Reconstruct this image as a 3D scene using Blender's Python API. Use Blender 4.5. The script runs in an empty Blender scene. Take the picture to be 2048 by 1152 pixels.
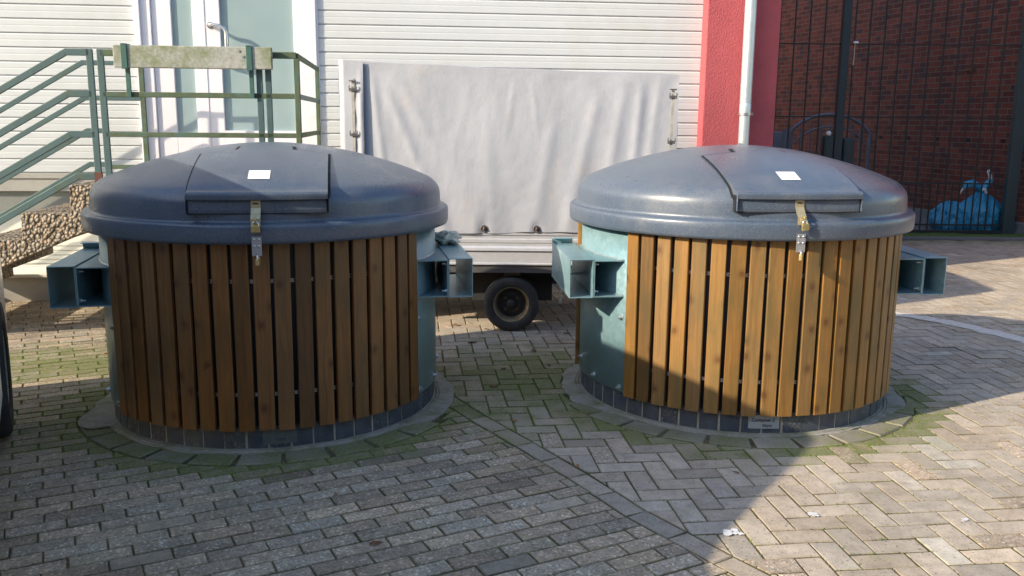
import bpy, math, random
from math import sin, cos, pi, radians, sqrt, atan2, hypot
from mathutils import Vector, Matrix, noise
random.seed(7)
SC = bpy.context.scene
COL = SC.collection
PI = pi
# ------------------------------------------------------------------ camera
F_PX, PITCH, ROLL, CAMH = 1780.0, .1865, .0087, 1.5283
cd = bpy.data.cameras.new('camera'); co = bpy.data.objects.new('camera', cd); COL.objects.link(co)
cd.sensor_width = 36; cd.lens = 36*F_PX/2048; cd.clip_end = 500; cd.clip_start = .05
Fv = Vector((0, cos(PITCH), -sin(PITCH))); U0 = Vector((0, sin(PITCH), cos(PITCH))); R0 = Vector((1, 0, 0))
Rv = R0*cos(ROLL)+U0*sin(ROLL); Uv = U0*cos(ROLL)-R0*sin(ROLL)
m = Matrix((Rv, Uv, -Fv)).transposed().to_4x4(); m.translation = Vector((0, 0, CAMH)); co.matrix_world = m
SC.camera = co
# ------------------------------------------------------------------ world, sun, exposure
SUN_AZ, SUN_EL = radians(61.6), math.atan(.48)      # direction in which the light travels, seen from above (from +Y towards +X)
w = bpy.data.worlds.new('World'); SC.world = w; w.use_nodes = True
nt = w.node_tree; bg = nt.nodes['Background']
sky = nt.nodes.new('ShaderNodeTexSky'); sky.sky_type = 'NISHITA'; sky.sun_disc = False
sky.sun_elevation = SUN_EL; sky.sun_rotation = SUN_AZ+PI; sky.air_density = 1.2; sky.dust_density = 1.0; sky.ozone_density = 1.2
nt.links.new(sky.outputs[0], bg.inputs[0]); bg.inputs[1].default_value = .15
sl = bpy.data.lights.new('sun', 'SUN'); sl.energy = 3.75; sl.angle = radians(.6); sl.color = (1, .86, .64)
so = bpy.data.objects.new('sun', sl); COL.objects.link(so)
sd = Vector((sin(SUN_AZ)*cos(SUN_EL), cos(SUN_AZ)*cos(SUN_EL), -sin(SUN_EL)))
so.rotation_euler = sd.to_track_quat('-Z', 'Y').to_euler()
SC.view_settings.view_transform = 'Standard'; SC.view_settings.look = 'None'
SC.view_settings.exposure = .92; SC.view_settings.gamma = 1
SC.render.resolution_x = 1024; SC.render.resolution_y = 576

# ------------------------------------------------------------------ materials
MATS = {}
def new_mat(name):
    mt = bpy.data.materials.new(name); mt.use_nodes = True; MATS[name] = mt
    n = mt.node_tree; return mt, n, n.nodes['Principled BSDF']
def N(n, t, **kw):
    x = n.nodes.new(t)
    for k, v in kw.items(): setattr(x, k, v)
    return x
def coords(n, kind='Object', scale=(1, 1, 1)):
    tc = N(n, 'ShaderNodeTexCoord'); mp = N(n, 'ShaderNodeMapping'); n.links.new(tc.outputs[kind], mp.inputs[0])
    mp.inputs['Scale'].default_value = scale; return mp.outputs[0]
def noise_n(n, vec, scale, detail=3, rough=.55):
    x = N(n, 'ShaderNodeTexNoise'); x.inputs['Scale'].default_value = scale; x.inputs['Detail'].default_value = detail
    x.inputs['Roughness'].default_value = rough; n.links.new(vec, x.inputs['Vector']); return x.outputs['Fac']
def ramp(n, fac, stops):
    r = N(n, 'ShaderNodeValToRGB'); e = r.color_ramp.elements
    while len(e) < len(stops): e.new(.5)
    for i, (p, c) in enumerate(stops):
        e[i].position = p; e[i].color = (c, c, c, 1) if isinstance(c, (int, float)) else (*c, 1)
    n.links.new(fac, r.inputs[0]); return r.outputs[0]
def mix(n, fac, a, b, mode='MIX'):
    x = N(n, 'ShaderNodeMix', data_type='RGBA', blend_type=mode)
    for s, v in ((x.inputs[0], fac), (x.inputs[6], a), (x.inputs[7], b)):
        if hasattr(v, 'links'): n.links.new(v, s)
        elif isinstance(v, (int, float)): s.default_value = v if s == x.inputs[0] else (v, v, v, 1)
        else: s.default_value = (*v, 1)
    return x.outputs[2]
def math_n(n, op, a, b=None):
    x = N(n, 'ShaderNodeMath', operation=op)
    for i, v in enumerate((a, b)):
        if v is None: continue
        if hasattr(v, 'links'): n.links.new(v, x.inputs[i])
        else: x.inputs[i].default_value = v
    return x.outputs[0]
def bump(n, bs, h, strength=.3, dist=.01):
    b = N(n, 'ShaderNodeBump'); b.inputs['Strength'].default_value = strength; b.inputs['Distance'].default_value = dist
    n.links.new(h, b.inputs['Height']); n.links.new(b.outputs[0], bs.inputs['Normal'])
def pm(name, col, rough=.6, metal=0, var=.2, vs=3, bs=0, bscale=60, bdist=.004, dirt=None, dirt_amt=.5, dscale=2.5, kind='Object', spec=.5):
    """plain procedural material: colour mottled by two noises, optional dirt stains, bump"""
    mt, n, b = new_mat(name); v = coords(n, kind)
    f = noise_n(n, v, vs, 4); f2 = noise_n(n, v, vs*9, 3)
    k = mix(n, .35, f, f2)
    lo = tuple(x*(1-var) for x in col); hi = tuple(min(1, x*(1+var)) for x in col)
    c = ramp(n, k, [(.3, lo), (.7, hi)])
    if dirt:
        d = noise_n(n, v, dscale, 8, .7)
        c = mix(n, ramp(n, d, [(1-dirt_amt-.05, 0), (1-dirt_amt+.17, 1)]), c, dirt)
    n.links.new(c, b.inputs['Base Color'])
    rr = ramp(n, f2, [(.3, max(.02, rough-.08)), (.7, min(1, rough+.08))]); n.links.new(rr, b.inputs['Roughness'])
    b.inputs['Metallic'].default_value = metal; b.inputs['Specular IOR Level'].default_value = spec
    if bs: bump(n, b, noise_n(n, v, bscale, 4, .6), bs, bdist)
    return mt
pm('siding', (.57, .595, .62), .5, var=.04, vs=1.2, dirt=(.53, .53, .51), dirt_amt=.42, dscale=1.1)
pm('trim_white', (.78, .78, .80), .45, var=.04)
pm('frame_white', (.80, .78, .84), .35, var=.04, dirt=(.60, .60, .60), dirt_amt=.38)
pm('plinth', (.36, .35, .33), .8, var=.12, bs=.2)
pm('plinth_dark', (.22, .23, .22), .85, var=.12, bs=.2)
pm('coping', (.72, .70, .62), .7, var=.08)
pm('render_red', (.44, .088, .105), .8, var=.12, vs=5, bs=.9, bscale=75, bdist=.012)
pm('pipe_zinc', (.62, .70, .74), .38, .55, var=.10, vs=4)
pm('tarp', (.39, .405, .46), .55, var=.06, vs=1.5, dirt=(.46, .43, .43), dirt_amt=.40, dscale=2.2, bs=.25, bscale=14, bdist=.012)
pm('tarp_edge', (.50, .49, .52), .6, var=.1)
pm('strap', (.36, .345, .32), .8, var=.2, vs=12, dirt=(.10, .09, .07), dirt_amt=.42, dscale=14)
pm('alu', (.60, .61, .66), .42, .35, var=.06)
pm('frame_dark', (.11, .108, .115), .6, .3, var=.2)
pm('rubber', (.028, .030, .034), .75, var=.3, vs=20, bs=.2, dirt=(.06, .055, .05), dirt_amt=.4, dscale=9)
pm('rim_paint', (.30, .24, .155), .55, .2, var=.25, vs=14, dirt=(.10, .055, .03), dirt_amt=.46, dscale=9)
pm('hub_black', (.040, .040, .042), .55, .2, var=.3, dirt=(.11, .07, .04), dirt_amt=.40, dscale=12)
pm('rust_iron', (.16, .09, .06), .75, .3, var=.4, vs=30)
pm('rail_paint', (.062, .112, .118), .55, var=.18, vs=8, dirt=(.085, .105, .03), dirt_amt=.40, dscale=5, bs=.15)
pm('rail_moss', (.085, .115, .065), .8, var=.3, vs=12, bs=.3, dirt=(.08, .155, .145), dirt_amt=.46, dscale=7)
pm('rail_rust', (.13, .055, .04), .85, var=.4, vs=40)
pm('bracket', (.045, .12, .105), .55, var=.25, vs=20)
pm('steel_bright', (.62, .66, .68), .3, .8, var=.1, vs=20)
pm('stainless', (.72, .73, .75), .22, .9, var=.05)
pm('brass', (.55, .43, .20), .38, .75, var=.18, vs=40)
pm('hasp_brass', (.55, .47, .30), .4, .6, var=.15, vs=40)
pm('hasp_grey', (.42, .42, .46), .42, .5, var=.1, vs=30)
pm('inner_shell', (.022, .026, .042), .5, var=.2)
pm('gap_black', (.010, .011, .016), .8, var=.1)
pm('sticker', (.88, .88, .88), .4, var=.01)
pm('paper_plate', (.33, .37, .40), .6, var=.10, vs=18)
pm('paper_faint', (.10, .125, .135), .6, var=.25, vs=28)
pm('ink', (.03, .04, .06), .7, var=.1)
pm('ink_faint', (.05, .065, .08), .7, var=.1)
pm('fence_paint', (.018, .026, .028), .6, var=.2)
pm('post_paint', (.030, .052, .060), .55, var=.15)
pm('gate_paint', (.16, .19, .24), .45, .3, var=.12)
pm('box_grey', (.23, .27, .33), .5, var=.1)
pm('bin_bag_blue', (.03, .27, .48), .26, var=.22, vs=5, bs=.5, bscale=16, bdist=.03)
pm('bag_white', (.70, .74, .78), .4, var=.06)
pm('rag', (.88, .84, .70), .9, var=.15, vs=30, bs=.6, bscale=50, bdist=.01)
pm('leaf_brown', (.20, .075, .04), .7, var=.35, vs=30)
pm('leaf_orange', (.34, .17, .07), .7, var=.25, vs=30)
pm('concrete', (.345, .33, .30), .9, var=.18, vs=7, bs=.5, bscale=70, bdist=.006, dirt=(.17, .18, .105), dirt_amt=.53, dscale=7, kind='Object')
pm('mortar', (.42, .39, .32), .95, var=.25, vs=30, bs=.5)
pm('sand_white', (.60, .56, .52), .95, var=.25, vs=30, bs=.3)
pm('splash_white', (.66, .66, .68), .8, var=.12, vs=40)
pm('slab', (.15, .155, .16), .9, var=.15, vs=3, bs=.3)
pm('van_paint', (.70, .70, .68), .28, var=.03)
pm('black_trim', (.03, .03, .035), .5, var=.1)
pm('lamp_red', (.45, .02, .02), .25, var=.05)
pm('lamp_clear', (.75, .75, .75), .15, var=.02)
pm('under_trailer_shade', (.03, .03, .032), .9, var=.2)  # near-black colour carrying the shade under the trailer
pm('roof_grey', (.12, .12, .13), .8, var=.1)
pm('moss_cushion', (.125, .180, .035), 1, var=.45, vs=9, spec=.1)
pm('grit', (.20, .165, .12), 1, var=.5, vs=40, spec=.1)
pm('moss_green', (.10, .16, .03), .95, var=.5, vs=20, bs=.8, bscale=90, bdist=.02)
def make_glass():
    mt, n, b = new_mat('door_glass'); v = coords(n)
    f = noise_n(n, v, 1.4, 3)
    n.links.new(ramp(n, f, [(.3, (.27, .37, .40)), (.7, (.33, .43, .45))]), b.inputs['Base Color'])
    b.inputs['Roughness'].default_value = .12; b.inputs['Specular IOR Level'].default_value = .8
    mt, n, b = new_mat('car_glass'); b.inputs['Base Color'].default_value = (.02, .025, .03, 1); b.inputs['Roughness'].default_value = .05
make_glass()
def make_lid():
    mt, n, b = new_mat('lid_plastic'); v = coords(n)
    s = noise_n(n, v, 210, 2, .6); s2 = noise_n(n, v, 420, 1); f = noise_n(n, v, 2.2, 4)
    base = ramp(n, f, [(.3, (.070, .100, .152)), (.7, (.092, .124, .180))])
    c = mix(n, ramp(n, s, [(.56, 0), (.68, .75)]), base, (.20, .21, .25))
    c = mix(n, ramp(n, s2, [(.30, .75), (.42, 0)]), c, (.022, .024, .034))
    du = noise_n(n, v, 3.1, 8, .72); c = mix(n, ramp(n, du, [(.50, 0), (.72, .30)]), c, (.26, .25, .24))
    n.links.new(c, b.inputs['Base Color'])
    n.links.new(ramp(n, du, [(.35, .24), (.7, .42)]), b.inputs['Roughness'])
    b.inputs['Specular IOR Level'].default_value = .62
    bump(n, b, s, .16, .003)
make_lid()
def make_galv():
    mt, n, b = new_mat('galvanised'); v = coords(n)
    vo = N(n, 'ShaderNodeTexVoronoi'); vo.inputs['Scale'].default_value = 45; n.links.new(v, vo.inputs['Vector'])
    f = noise_n(n, v, 3.2, 5); sp = math_n(n, 'MULTIPLY', vo.outputs['Color'], .25)
    k = math_n(n, 'ADD', math_n(n, 'MULTIPLY', f, .8), sp)
    c = ramp(n, k, [(.3, (.19, .34, .39)), (.55, (.26, .42, .48)), (.75, (.37, .53, .59))])
    c = mix(n, ramp(n, noise_n(n, v, 26, 6, .7), [(.68, 0), (.76, .5)]), c, (.52, .62, .63))
    n.links.new(c, b.inputs['Base Color']); b.inputs['Metallic'].default_value = .35
    n.links.new(ramp(n, vo.outputs['Color'], [(0, .30), (1, .46)]), b.inputs['Roughness'])
    bump(n, b, noise_n(n, v, 8, 4), .10, .01)
make_galv()
def attr(n, name, out='Color'):
    a = N(n, 'ShaderNodeAttribute'); a.attribute_name = name; return a.outputs[out]
def make_wood():
    mt, n, b = new_mat('treated_wood'); 
    # 'uvw' holds per-plank coordinates: across (m), along (m), plank number
    u = attr(n, 'plank', 'Vector'); tint = attr(n, 'tint', 'Color')
    def mp(s):
        x = N(n, 'ShaderNodeMapping'); n.links.new(u, x.inputs[0]); x.inputs['Scale'].default_value = s; return x.outputs[0]
    warp = noise_n(n, mp((14, 5, 3.1)), 1, 3)
    vm = N(n, 'ShaderNodeVectorMath', operation='ADD'); n.links.new(mp((1, 1, 1)), vm.inputs[0])
    cx = N(n, 'ShaderNodeCombineXYZ'); n.links.new(math_n(n, 'MULTIPLY', warp, .035), cx.inputs[0]); n.links.new(cx.outputs[0], vm.inputs[1])
    m2 = N(n, 'ShaderNodeMapping'); n.links.new(vm.outputs[0], m2.inputs[0]); m2.inputs['Scale'].default_value = (70, 2.2, 7.3)
    grain = noise_n(n, m2.outputs[0], 1, 4, .6)
    blot = noise_n(n, mp((9, 2.6, 5.7)), 1, 4, .6)
    c = ramp(n, grain, [(.25, (.165, .074, .018)), (.5, (.235, .118, .031)), (.75, (.285, .150, .043))])
    c = mix(n, ramp(n, blot, [(.35, .85), (.55, 0)]), c, (.145, .092, .030))
    c = mix(n, ramp(n, blot, [(.60, 0), (.78, .55)]), c, (.34, .15, .035))
    # knots
    vo = N(n, 'ShaderNodeTexVoronoi', voronoi_dimensions='2D'); vo.inputs['Scale'].default_value = 1; n.links.new(mp((7.2, 5.4, 3.7)), vo.inputs['Vector'])
    sep = N(n, 'ShaderNodeSeparateColor'); n.links.new(vo.outputs['Color'], sep.inputs[0])
    on = math_n(n, 'GREATER_THAN', sep.outputs[0], .42)
    kd = math_n(n, 'ADD', vo.outputs['Distance'], math_n(n, 'MULTIPLY', grain, .05))
    kn = math_n(n, 'MULTIPLY', ramp(n, kd, [(.060, 1), (.090, 0)]), on)
    kr = math_n(n, 'MULTIPLY', ramp(n, kd, [(.055, 0), (.085, 1), (.105, .45), (.24, 0)]), on)
    c = mix(n, math_n(n, 'MULTIPLY', kr, .80), c, (.050, .017, .006)); c = mix(n, math_n(n, 'MULTIPLY', kn, .85), c, (.12, .042, .014))
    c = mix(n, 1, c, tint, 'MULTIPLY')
    n.links.new(c, b.inputs['Base Color']); b.inputs['Roughness'].default_value = .52
    bump(n, b, grain, .22, .003)
make_wood()
def make_paver():
    mt, n, b = new_mat('paver_stone'); v = coords(n, 'Object')
    tint = attr(n, 'tint', 'Color'); kind = attr(n, 'kindf', 'Fac'); moss = attr(n, 'moss', 'Fac')
    vo = N(n, 'ShaderNodeTexVoronoi'); vo.inputs['Scale'].default_value = 120; n.links.new(v, vo.inputs['Vector'])
    sc = N(n, 'ShaderNodeSeparateColor'); n.links.new(vo.outputs['Color'], sc.inputs[0])
    ag = ramp(n, sc.outputs[0], [(0, (.60, .57, .55)), (.18, (1.20, 1.02, .93)), (.40, (.82, .79, .76)), (.6, (1.12, 1.06, .98)), (.84, (.58, .60, .62)), (.965, (1.6, 1.6, 1.55))])
    big = noise_n(n, v, 14, 5, .65); f = noise_n(n, v, 320, 2, .6)
    rough_c = mix(n, 1, tint, ag, 'MULTIPLY')
    pits = ramp(n, noise_n(n, v, 88, 2, .5), [(.30, .40), (.38, 1)])
    smooth_c = mix(n, 1, tint, mix(n, 1, pits, ramp(n, f, [(.3, .80), (.7, 1.18)]), 'MULTIPLY'), 'MULTIPLY')
    c = mix(n, kind, smooth_c, rough_c)
    c = mix(n, 1, c, ramp(n, big, [(.25, .72), (.75, 1.24)]), 'MULTIPLY')
    # large stains: soot and damp dirt
    c = mix(n, ramp(n, noise_n(n, v, 1.3, 6, .7), [(.52, 0), (.72, .45)]), c, (.085, .078, .068))
    mg = noise_n(n, v, 7, 6, .7)
    mf = math_n(n, 'ADD', moss, math_n(n, 'MULTIPLY', math_n(n, 'SUBTRACT', mg, .5), 2.1))
    mcol = ramp(n, noise_n(n, v, 60, 4), [(.3, (.095, .118, .034)), (.7, (.20, .215, .085))])
    c = mix(n, ramp(n, mf, [(.26, 0), (.95, .86)]), c, mcol)
    n.links.new(c, b.inputs['Base Color']); b.inputs['Roughness'].default_value = .9; b.inputs['Specular IOR Level'].default_value = .3
    h = mix(n, kind, noise_n(n, v, 160, 3), vo.outputs['Distance'])
    bump(n, b, mix(n, .45, h, big), .5, .006)
    # joint / bedding
    mt, n, b = new_mat('joint_sand'); v = coords(n, 'Object')
    f = noise_n(n, v, 120, 4, .7); g = noise_n(n, v, 1.6, 5, .65)
    c = ramp(n, f, [(.3, (.070, .060, .040)), (.7, (.22, .185, .125))])
    c = mix(n, ramp(n, g, [(.45, 0), (.62, .8)]), c, (.045, .065, .014))
    n.links.new(c, b.inputs['Base Color']); b.inputs['Roughness'].default_value = 1; b.inputs['Specular IOR Level'].default_value = .1
    bump(n, b, f, .8, .01)
make_paver()
def make_brick(name, sx=.25, row=.0833):
    mt, n, b = new_mat(name); v = coords(n, 'Object', (1, 1, 1))
    sepx = N(n, 'ShaderNodeSeparateXYZ'); n.links.new(v, sepx.inputs[0]); cmb = N(n, 'ShaderNodeCombineXYZ')
    n.links.new(sepx.outputs[0], cmb.inputs[0]); n.links.new(sepx.outputs[2], cmb.inputs[1])
    def bt(width):
        br = N(n, 'ShaderNodeTexBrick'); n.links.new(cmb.outputs[0], br.inputs[0])
        br.inputs['Scale'].default_value = 1; br.inputs['Brick Width'].default_value = width; br.inputs['Row Height'].default_value = row
        br.inputs['Mortar Size'].default_value = .007; br.inputs['Mortar Smooth'].default_value = .2; br.inputs['Bias'].default_value = -.1
        br.inputs['Color1'].default_value = (.11, .026, .020, 1); br.inputs['Color2'].default_value = (.22, .052, .033, 1)
        br.inputs['Mortar'].default_value = (.15, .115, .10, 1); return br
    br = bt(sx)
    c = mix(n, 1, br.outputs['Color'], ramp(n, noise_n(n, v, 2.3, 5, .6), [(.3, .70), (.7, 1.2)]), 'MULTIPLY')
    sn = N(n, 'ShaderNodeVectorMath', operation='SNAP'); n.links.new(cmb.outputs[0], sn.inputs[0]); sn.inputs[1].default_value = (sx/2, row, 1)
    wn = N(n, 'ShaderNodeTexWhiteNoise', noise_dimensions='2D'); n.links.new(sn.outputs[0], wn.inputs[0])
    c = mix(n, ramp(n, wn.outputs['Value'], [(.80, 0), (.92, .75)]), c, (.055, .030, .035))
    c = mix(n, math_n(n, 'MULTIPLY', br.outputs['Fac'], .6), c, (.15, .115, .10))
    n.links.new(c, b.inputs['Base Color']); b.inputs['Roughness'].default_value = .8
    bump(n, b, math_n(n, 'SUBTRACT', noise_n(n, v, 60, 3), math_n(n, 'MULTIPLY', br.outputs['Fac'], 2.0)), .4, .006)
make_brick('brick_red')
def make_base_brick():
    mt, n, b = new_mat('base_brick'); v = coords(n); tint = attr(n, 'tint', 'Color')
    f = noise_n(n, v, 90, 4, .7)
    c = ramp(n, noise_n(n, v, 14, 3), [(.3, (.042, .056, .082)), (.7, (.085, .102, .132))])
    s = math_n(n, 'ADD', f, attr(n, 'tint', 'Alpha'))
    c = mix(n, ramp(n, s, [(.64, 0), (.72, .8)]), c, (.23, .22, .17))
    n.links.new(c, b.inputs['Base Color']); b.inputs['Roughness'].default_value = .45
    bump(n, b, f, .25, .004)
make_base_brick()
def make_pebble():
    mt, n, b = new_mat('pebble_concrete'); v = coords(n)
    wv = N(n, 'ShaderNodeVectorMath', operation='ADD'); n.links.new(v, wv.inputs[0])
    nn = N(n, 'ShaderNodeTexNoise'); nn.inputs['Scale'].default_value = 22; n.links.new(v, nn.inputs['Vector'])
    ms = N(n, 'ShaderNodeVectorMath', operation='SCALE'); n.links.new(nn.outputs['Color'], ms.inputs[0]); ms.inputs['Scale'].default_value = .022
    n.links.new(ms.outputs[0], wv.inputs[1])
    vo = N(n, 'ShaderNodeTexVoronoi'); vo.inputs['Scale'].default_value = 42; n.links.new(wv.outputs[0], vo.inputs['Vector'])
    sc = N(n, 'ShaderNodeSeparateColor'); n.links.new(vo.outputs['Color'], sc.inputs[0])
    pc = ramp(n, sc.outputs[0], [(0, (.19, .14, .10)), (.3, (.36, .285, .20)), (.55, (.25, .215, .19)), (.8, (.42, .355, .27)), (1, (.31, .19, .11))])
    c = mix(n, ramp(n, vo.outputs['Distance'], [(.44, 0), (.72, 1)]), pc, (.115, .09, .06))
    n.links.new(c, b.inputs['Base Color']); b.inputs['Roughness'].default_value = .7
    bump(n, b, math_n(n, 'MULTIPLY', math_n(n, 'POWER', vo.outputs['Distance'], 2), -1), .9, .03)
    mt, n, b = new_mat('mossy_board'); v = coords(n)
    f = noise_n(n, v, 5, 6, .7); g = noise_n(n, v, 45, 5, .7)
    c = ramp(n, g, [(.3, (.27, .28, .25)), (.7, (.47, .47, .44))])
    c = mix(n, ramp(n, f, [(.44, 0), (.66, .85)]), c, (.15, .185, .06))
    c = mix(n, ramp(n, noise_n(n, v, 9, 7, .75), [(.56, 0), (.70, .75)]), c, (.14, .13, .10))
    n.links.new(c, b.inputs['Base Color']); b.inputs['Roughness'].default_value = .85; bump(n, b, g, .4, .005)
    mt, n, b = new_mat('yard_surface'); v = coords(n)
    c = ramp(n, noise_n(n, v, 6, 6, .7), [(.3, (.10, .092, .085)), (.7, (.19, .175, .16))])
    n.links.new(c, b.inputs['Base Color']); b.inputs['Roughness'].default_value = .95; bump(n, b, noise_n(n, v, 50, 4), .5, .01)
make_pebble()

# ------------------------------------------------------------------ mesh builder
class MB:
    def __init__(s): s.v = []; s.f = []; s.sm = []; s.mi = []; s.fa = {}; s.cur = 0
    def add(s, vs, fs, smooth=False, M=None, **fa):
        o = len(s.v)
        for p in vs: s.v.append(tuple(M @ Vector(p)) if M is not None else tuple(p))
        for f in fs:
            s.f.append([i+o for i in f]); s.sm.append(smooth); s.mi.append(s.cur)
            for k, val in fa.items(): s.fa.setdefault(k, {})[len(s.f)-1] = val
        return s
    def box(s, x0, x1, y0, y1, z0, z1, M=None, **fa):
        v = [(x, y, z) for z in (z0, z1) for y in (y0, y1) for x in (x0, x1)]
        return s.add(v, [(0, 2, 3, 1), (4, 5, 7, 6), (0, 1, 5, 4), (2, 6, 7, 3), (0, 4, 6, 2), (1, 3, 7, 5)], False, M, **fa)
    def bar(s, p, q, w, h, up=(0, 0, 1)):
        p, q = Vector(p), Vector(q); d = q-p; L = d.length; d.normalize(); up = Vector(up)
        x = d.cross(up).normalized(); z = x.cross(d)
        M = Matrix((x, d, z)).transposed().to_4x4(); M.translation = p
        return s.box(-w/2, w/2, 0, L, -h/2, h/2, M)
    def prism(s, poly, a, b, axis='y', smooth=False):
        n = len(poly)
        f = {'y': lambda u, v, t: (u, t, v), 'x': lambda u, v, t: (t, u, v), 'z': lambda u, v, t: (u, v, t)}[axis]
        v = [f(u, w_, a) for u, w_ in poly]+[f(u, w_, b) for u, w_ in poly]
        s.add(v, [tuple(range(n)), tuple(range(2*n-1, n-1, -1))], smooth)
        o = len(s.v)-2*n
        for i in range(n):
            j = (i+1) % n; s.f.append([o+i, o+n+i, o+n+j, o+j]); s.sm.append(smooth); s.mi.append(s.cur)
        return s
    def tube(s, pts, r, n=10, caps=True, smooth=True):
        pts = [Vector(p) for p in pts]; rs = r if isinstance(r, (list, tuple)) else [r]*len(pts)
        o = len(s.v); ref = Vector((0, 0, 1)); prev = None
        for i, p in enumerate(pts):
            d = (pts[min(i+1, len(pts)-1)]-pts[max(i-1, 0)]).normalized()
            a = prev-d*prev.dot(d) if prev is not None else (d.cross(ref) if abs(d.dot(ref)) < .95 else d.cross(Vector((1, 0, 0))))
            a.normalize(); prev = a; b = d.cross(a)
            for k in range(n):
                t = 2*PI*k/n; s.v.append(tuple(p+(a*cos(t)+b*sin(t))*rs[i]))
        for i in range(len(pts)-1):
            for k in range(n):
                k2 = (k+1) % n; s.f.append([o+i*n+k, o+i*n+k2, o+(i+1)*n+k2, o+(i+1)*n+k]); s.sm.append(smooth); s.mi.append(s.cur)
        if caps:
            for f in (list(range(o, o+n))[::-1], list(range(o+(len(pts)-1)*n, o+len(pts)*n))):
                q = len(s.v); s.v += [s.v[i] for i in f]; s.f.append(list(range(q, q+n))); s.sm.append(False); s.mi.append(s.cur)
        return s
    def lathe(s, prof, n=96, a0=0, a1=2*PI, M=None, smooth=True, jit=None):
        """prof: list of (r, z)"""
        full = abs(a1-a0-2*PI) < 1e-6; m_ = n if full else n+1; o = len(s.v)
        for j, (r, z) in enumerate(prof):
            for k in range(m_):
                t = a0+(a1-a0)*k/n; rr = r+(jit(j, t) if jit else 0); p = Vector((rr*cos(t), rr*sin(t), z)); s.v.append(tuple(M @ p) if M is not None else tuple(p))
        for j in range(len(prof)-1):
            for k in range(n):
                k2 = (k+1) % m_; s.f.append([o+j*m_+k, o+j*m_+k2, o+(j+1)*m_+k2, o+(j+1)*m_+k]); s.sm.append(smooth); s.mi.append(s.cur)
        return s
    def grid(s, fn, nu, nv, smooth=True):
        o = len(s.v)
        for j in range(nv+1):
            for i in range(nu+1): s.v.append(tuple(fn(i/nu, j/nv)))
        for j in range(nv):
            for i in range(nu): a = o+j*(nu+1)+i; s.f.append([a, a+1, a+nu+2, a+nu+1]); s.sm.append(smooth); s.mi.append(s.cur)
        return s
    def build(s, name, mats, parent=None, bevel=0, loc=None, segs=2, recalc=True):
        me = bpy.data.meshes.new(name); me.from_pydata(s.v, [], s.f)
        me.polygons.foreach_set('use_smooth', s.sm)
        mats = mats if isinstance(mats, (list, tuple)) else [mats]
        for mm in mats: me.materials.append(MATS[mm])
        if len(mats) > 1: me.polygons.foreach_set('material_index', s.mi)
        if recalc:
            import bmesh
            bm = bmesh.new(); bm.from_mesh(me); bmesh.ops.recalc_face_normals(bm, faces=bm.faces); bm.to_mesh(me); bm.free()
        for k, d in s.fa.items():
            ex = next(iter(d.values()))
            if isinstance(ex, (tuple, list)):
                a = me.attributes.new(k, 'FLOAT_COLOR', 'FACE')
                for i in range(len(s.f)): a.data[i].color = d.get(i, (1, 1, 1, 1))
            else:
                a = me.attributes.new(k, 'FLOAT', 'FACE')
                for i in range(len(s.f)): a.data[i].value = d.get(i, 0)
        me.update()
        ob = bpy.data.objects.new(name, me); COL.objects.link(ob)
        if parent: ob.parent = parent
        if loc: ob.location = loc
        if bevel:
            md = ob.modifiers.new('bevel', 'BEVEL'); md.width = bevel; md.segments = segs; md.limit_method = 'ANGLE'; md.angle_limit = radians(40)
            md.harden_normals = False
        return ob
def thing(name, label, cat, loc=(0, 0, 0), rz=0, group=None, kind=None):
    o = bpy.data.objects.new(name, None); COL.objects.link(o); o.location = loc; o.rotation_euler = (0, 0, rz); o.empty_display_size = .2
    return tag(o, label, cat, group, kind)
def tag(o, label=None, cat=None, group=None, kind=None):
    if label: o['label'] = label
    if cat: o['category'] = cat
    if group: o['group'] = group
    if kind: o['kind'] = kind
    return o
def dup(o, parent=None):
    c = o.copy(); COL.objects.link(c); c.parent = parent
    for ch in [x for x in o.children]: dup(ch, c)
    return c
def text_obj(name, body, size, mat_, parent, M, shear=.25, ext=.0006, space=1):
    cu = bpy.data.curves.new(name, 'FONT'); cu.body = body; cu.size = size; cu.shear = shear; cu.extrude = ext; cu.space_character = space
    cu.align_x = 'CENTER'; t = bpy.data.objects.new(name, cu); COL.objects.link(t)
    dg = bpy.context.evaluated_depsgraph_get(); me = bpy.data.meshes.new_from_object(t.evaluated_get(dg)); bpy.data.objects.remove(t)
    me.materials.clear(); me.materials.append(MATS[mat_])
    ob = bpy.data.objects.new(name, me); COL.objects.link(ob); ob.parent = parent; ob.matrix_local = M; return ob

# ------------------------------------------------------------------ where things stand
CL = (-1.2899, 4.7932); CR = (1.266, 5.0683)      # the two containers
YAWL, YAWR = radians(10.8), radians(5.4)
BETA = math.atan(.105)                             # the house wall's turn
R_BASE = .853

# ------------------------------------------------------------------ ground
g = MB().grid(lambda a, b: (-60+120*a, -45+120*b, -.0042), 4, 4, False).build('ground', 'joint_sand'); tag(g, kind='structure')

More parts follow.
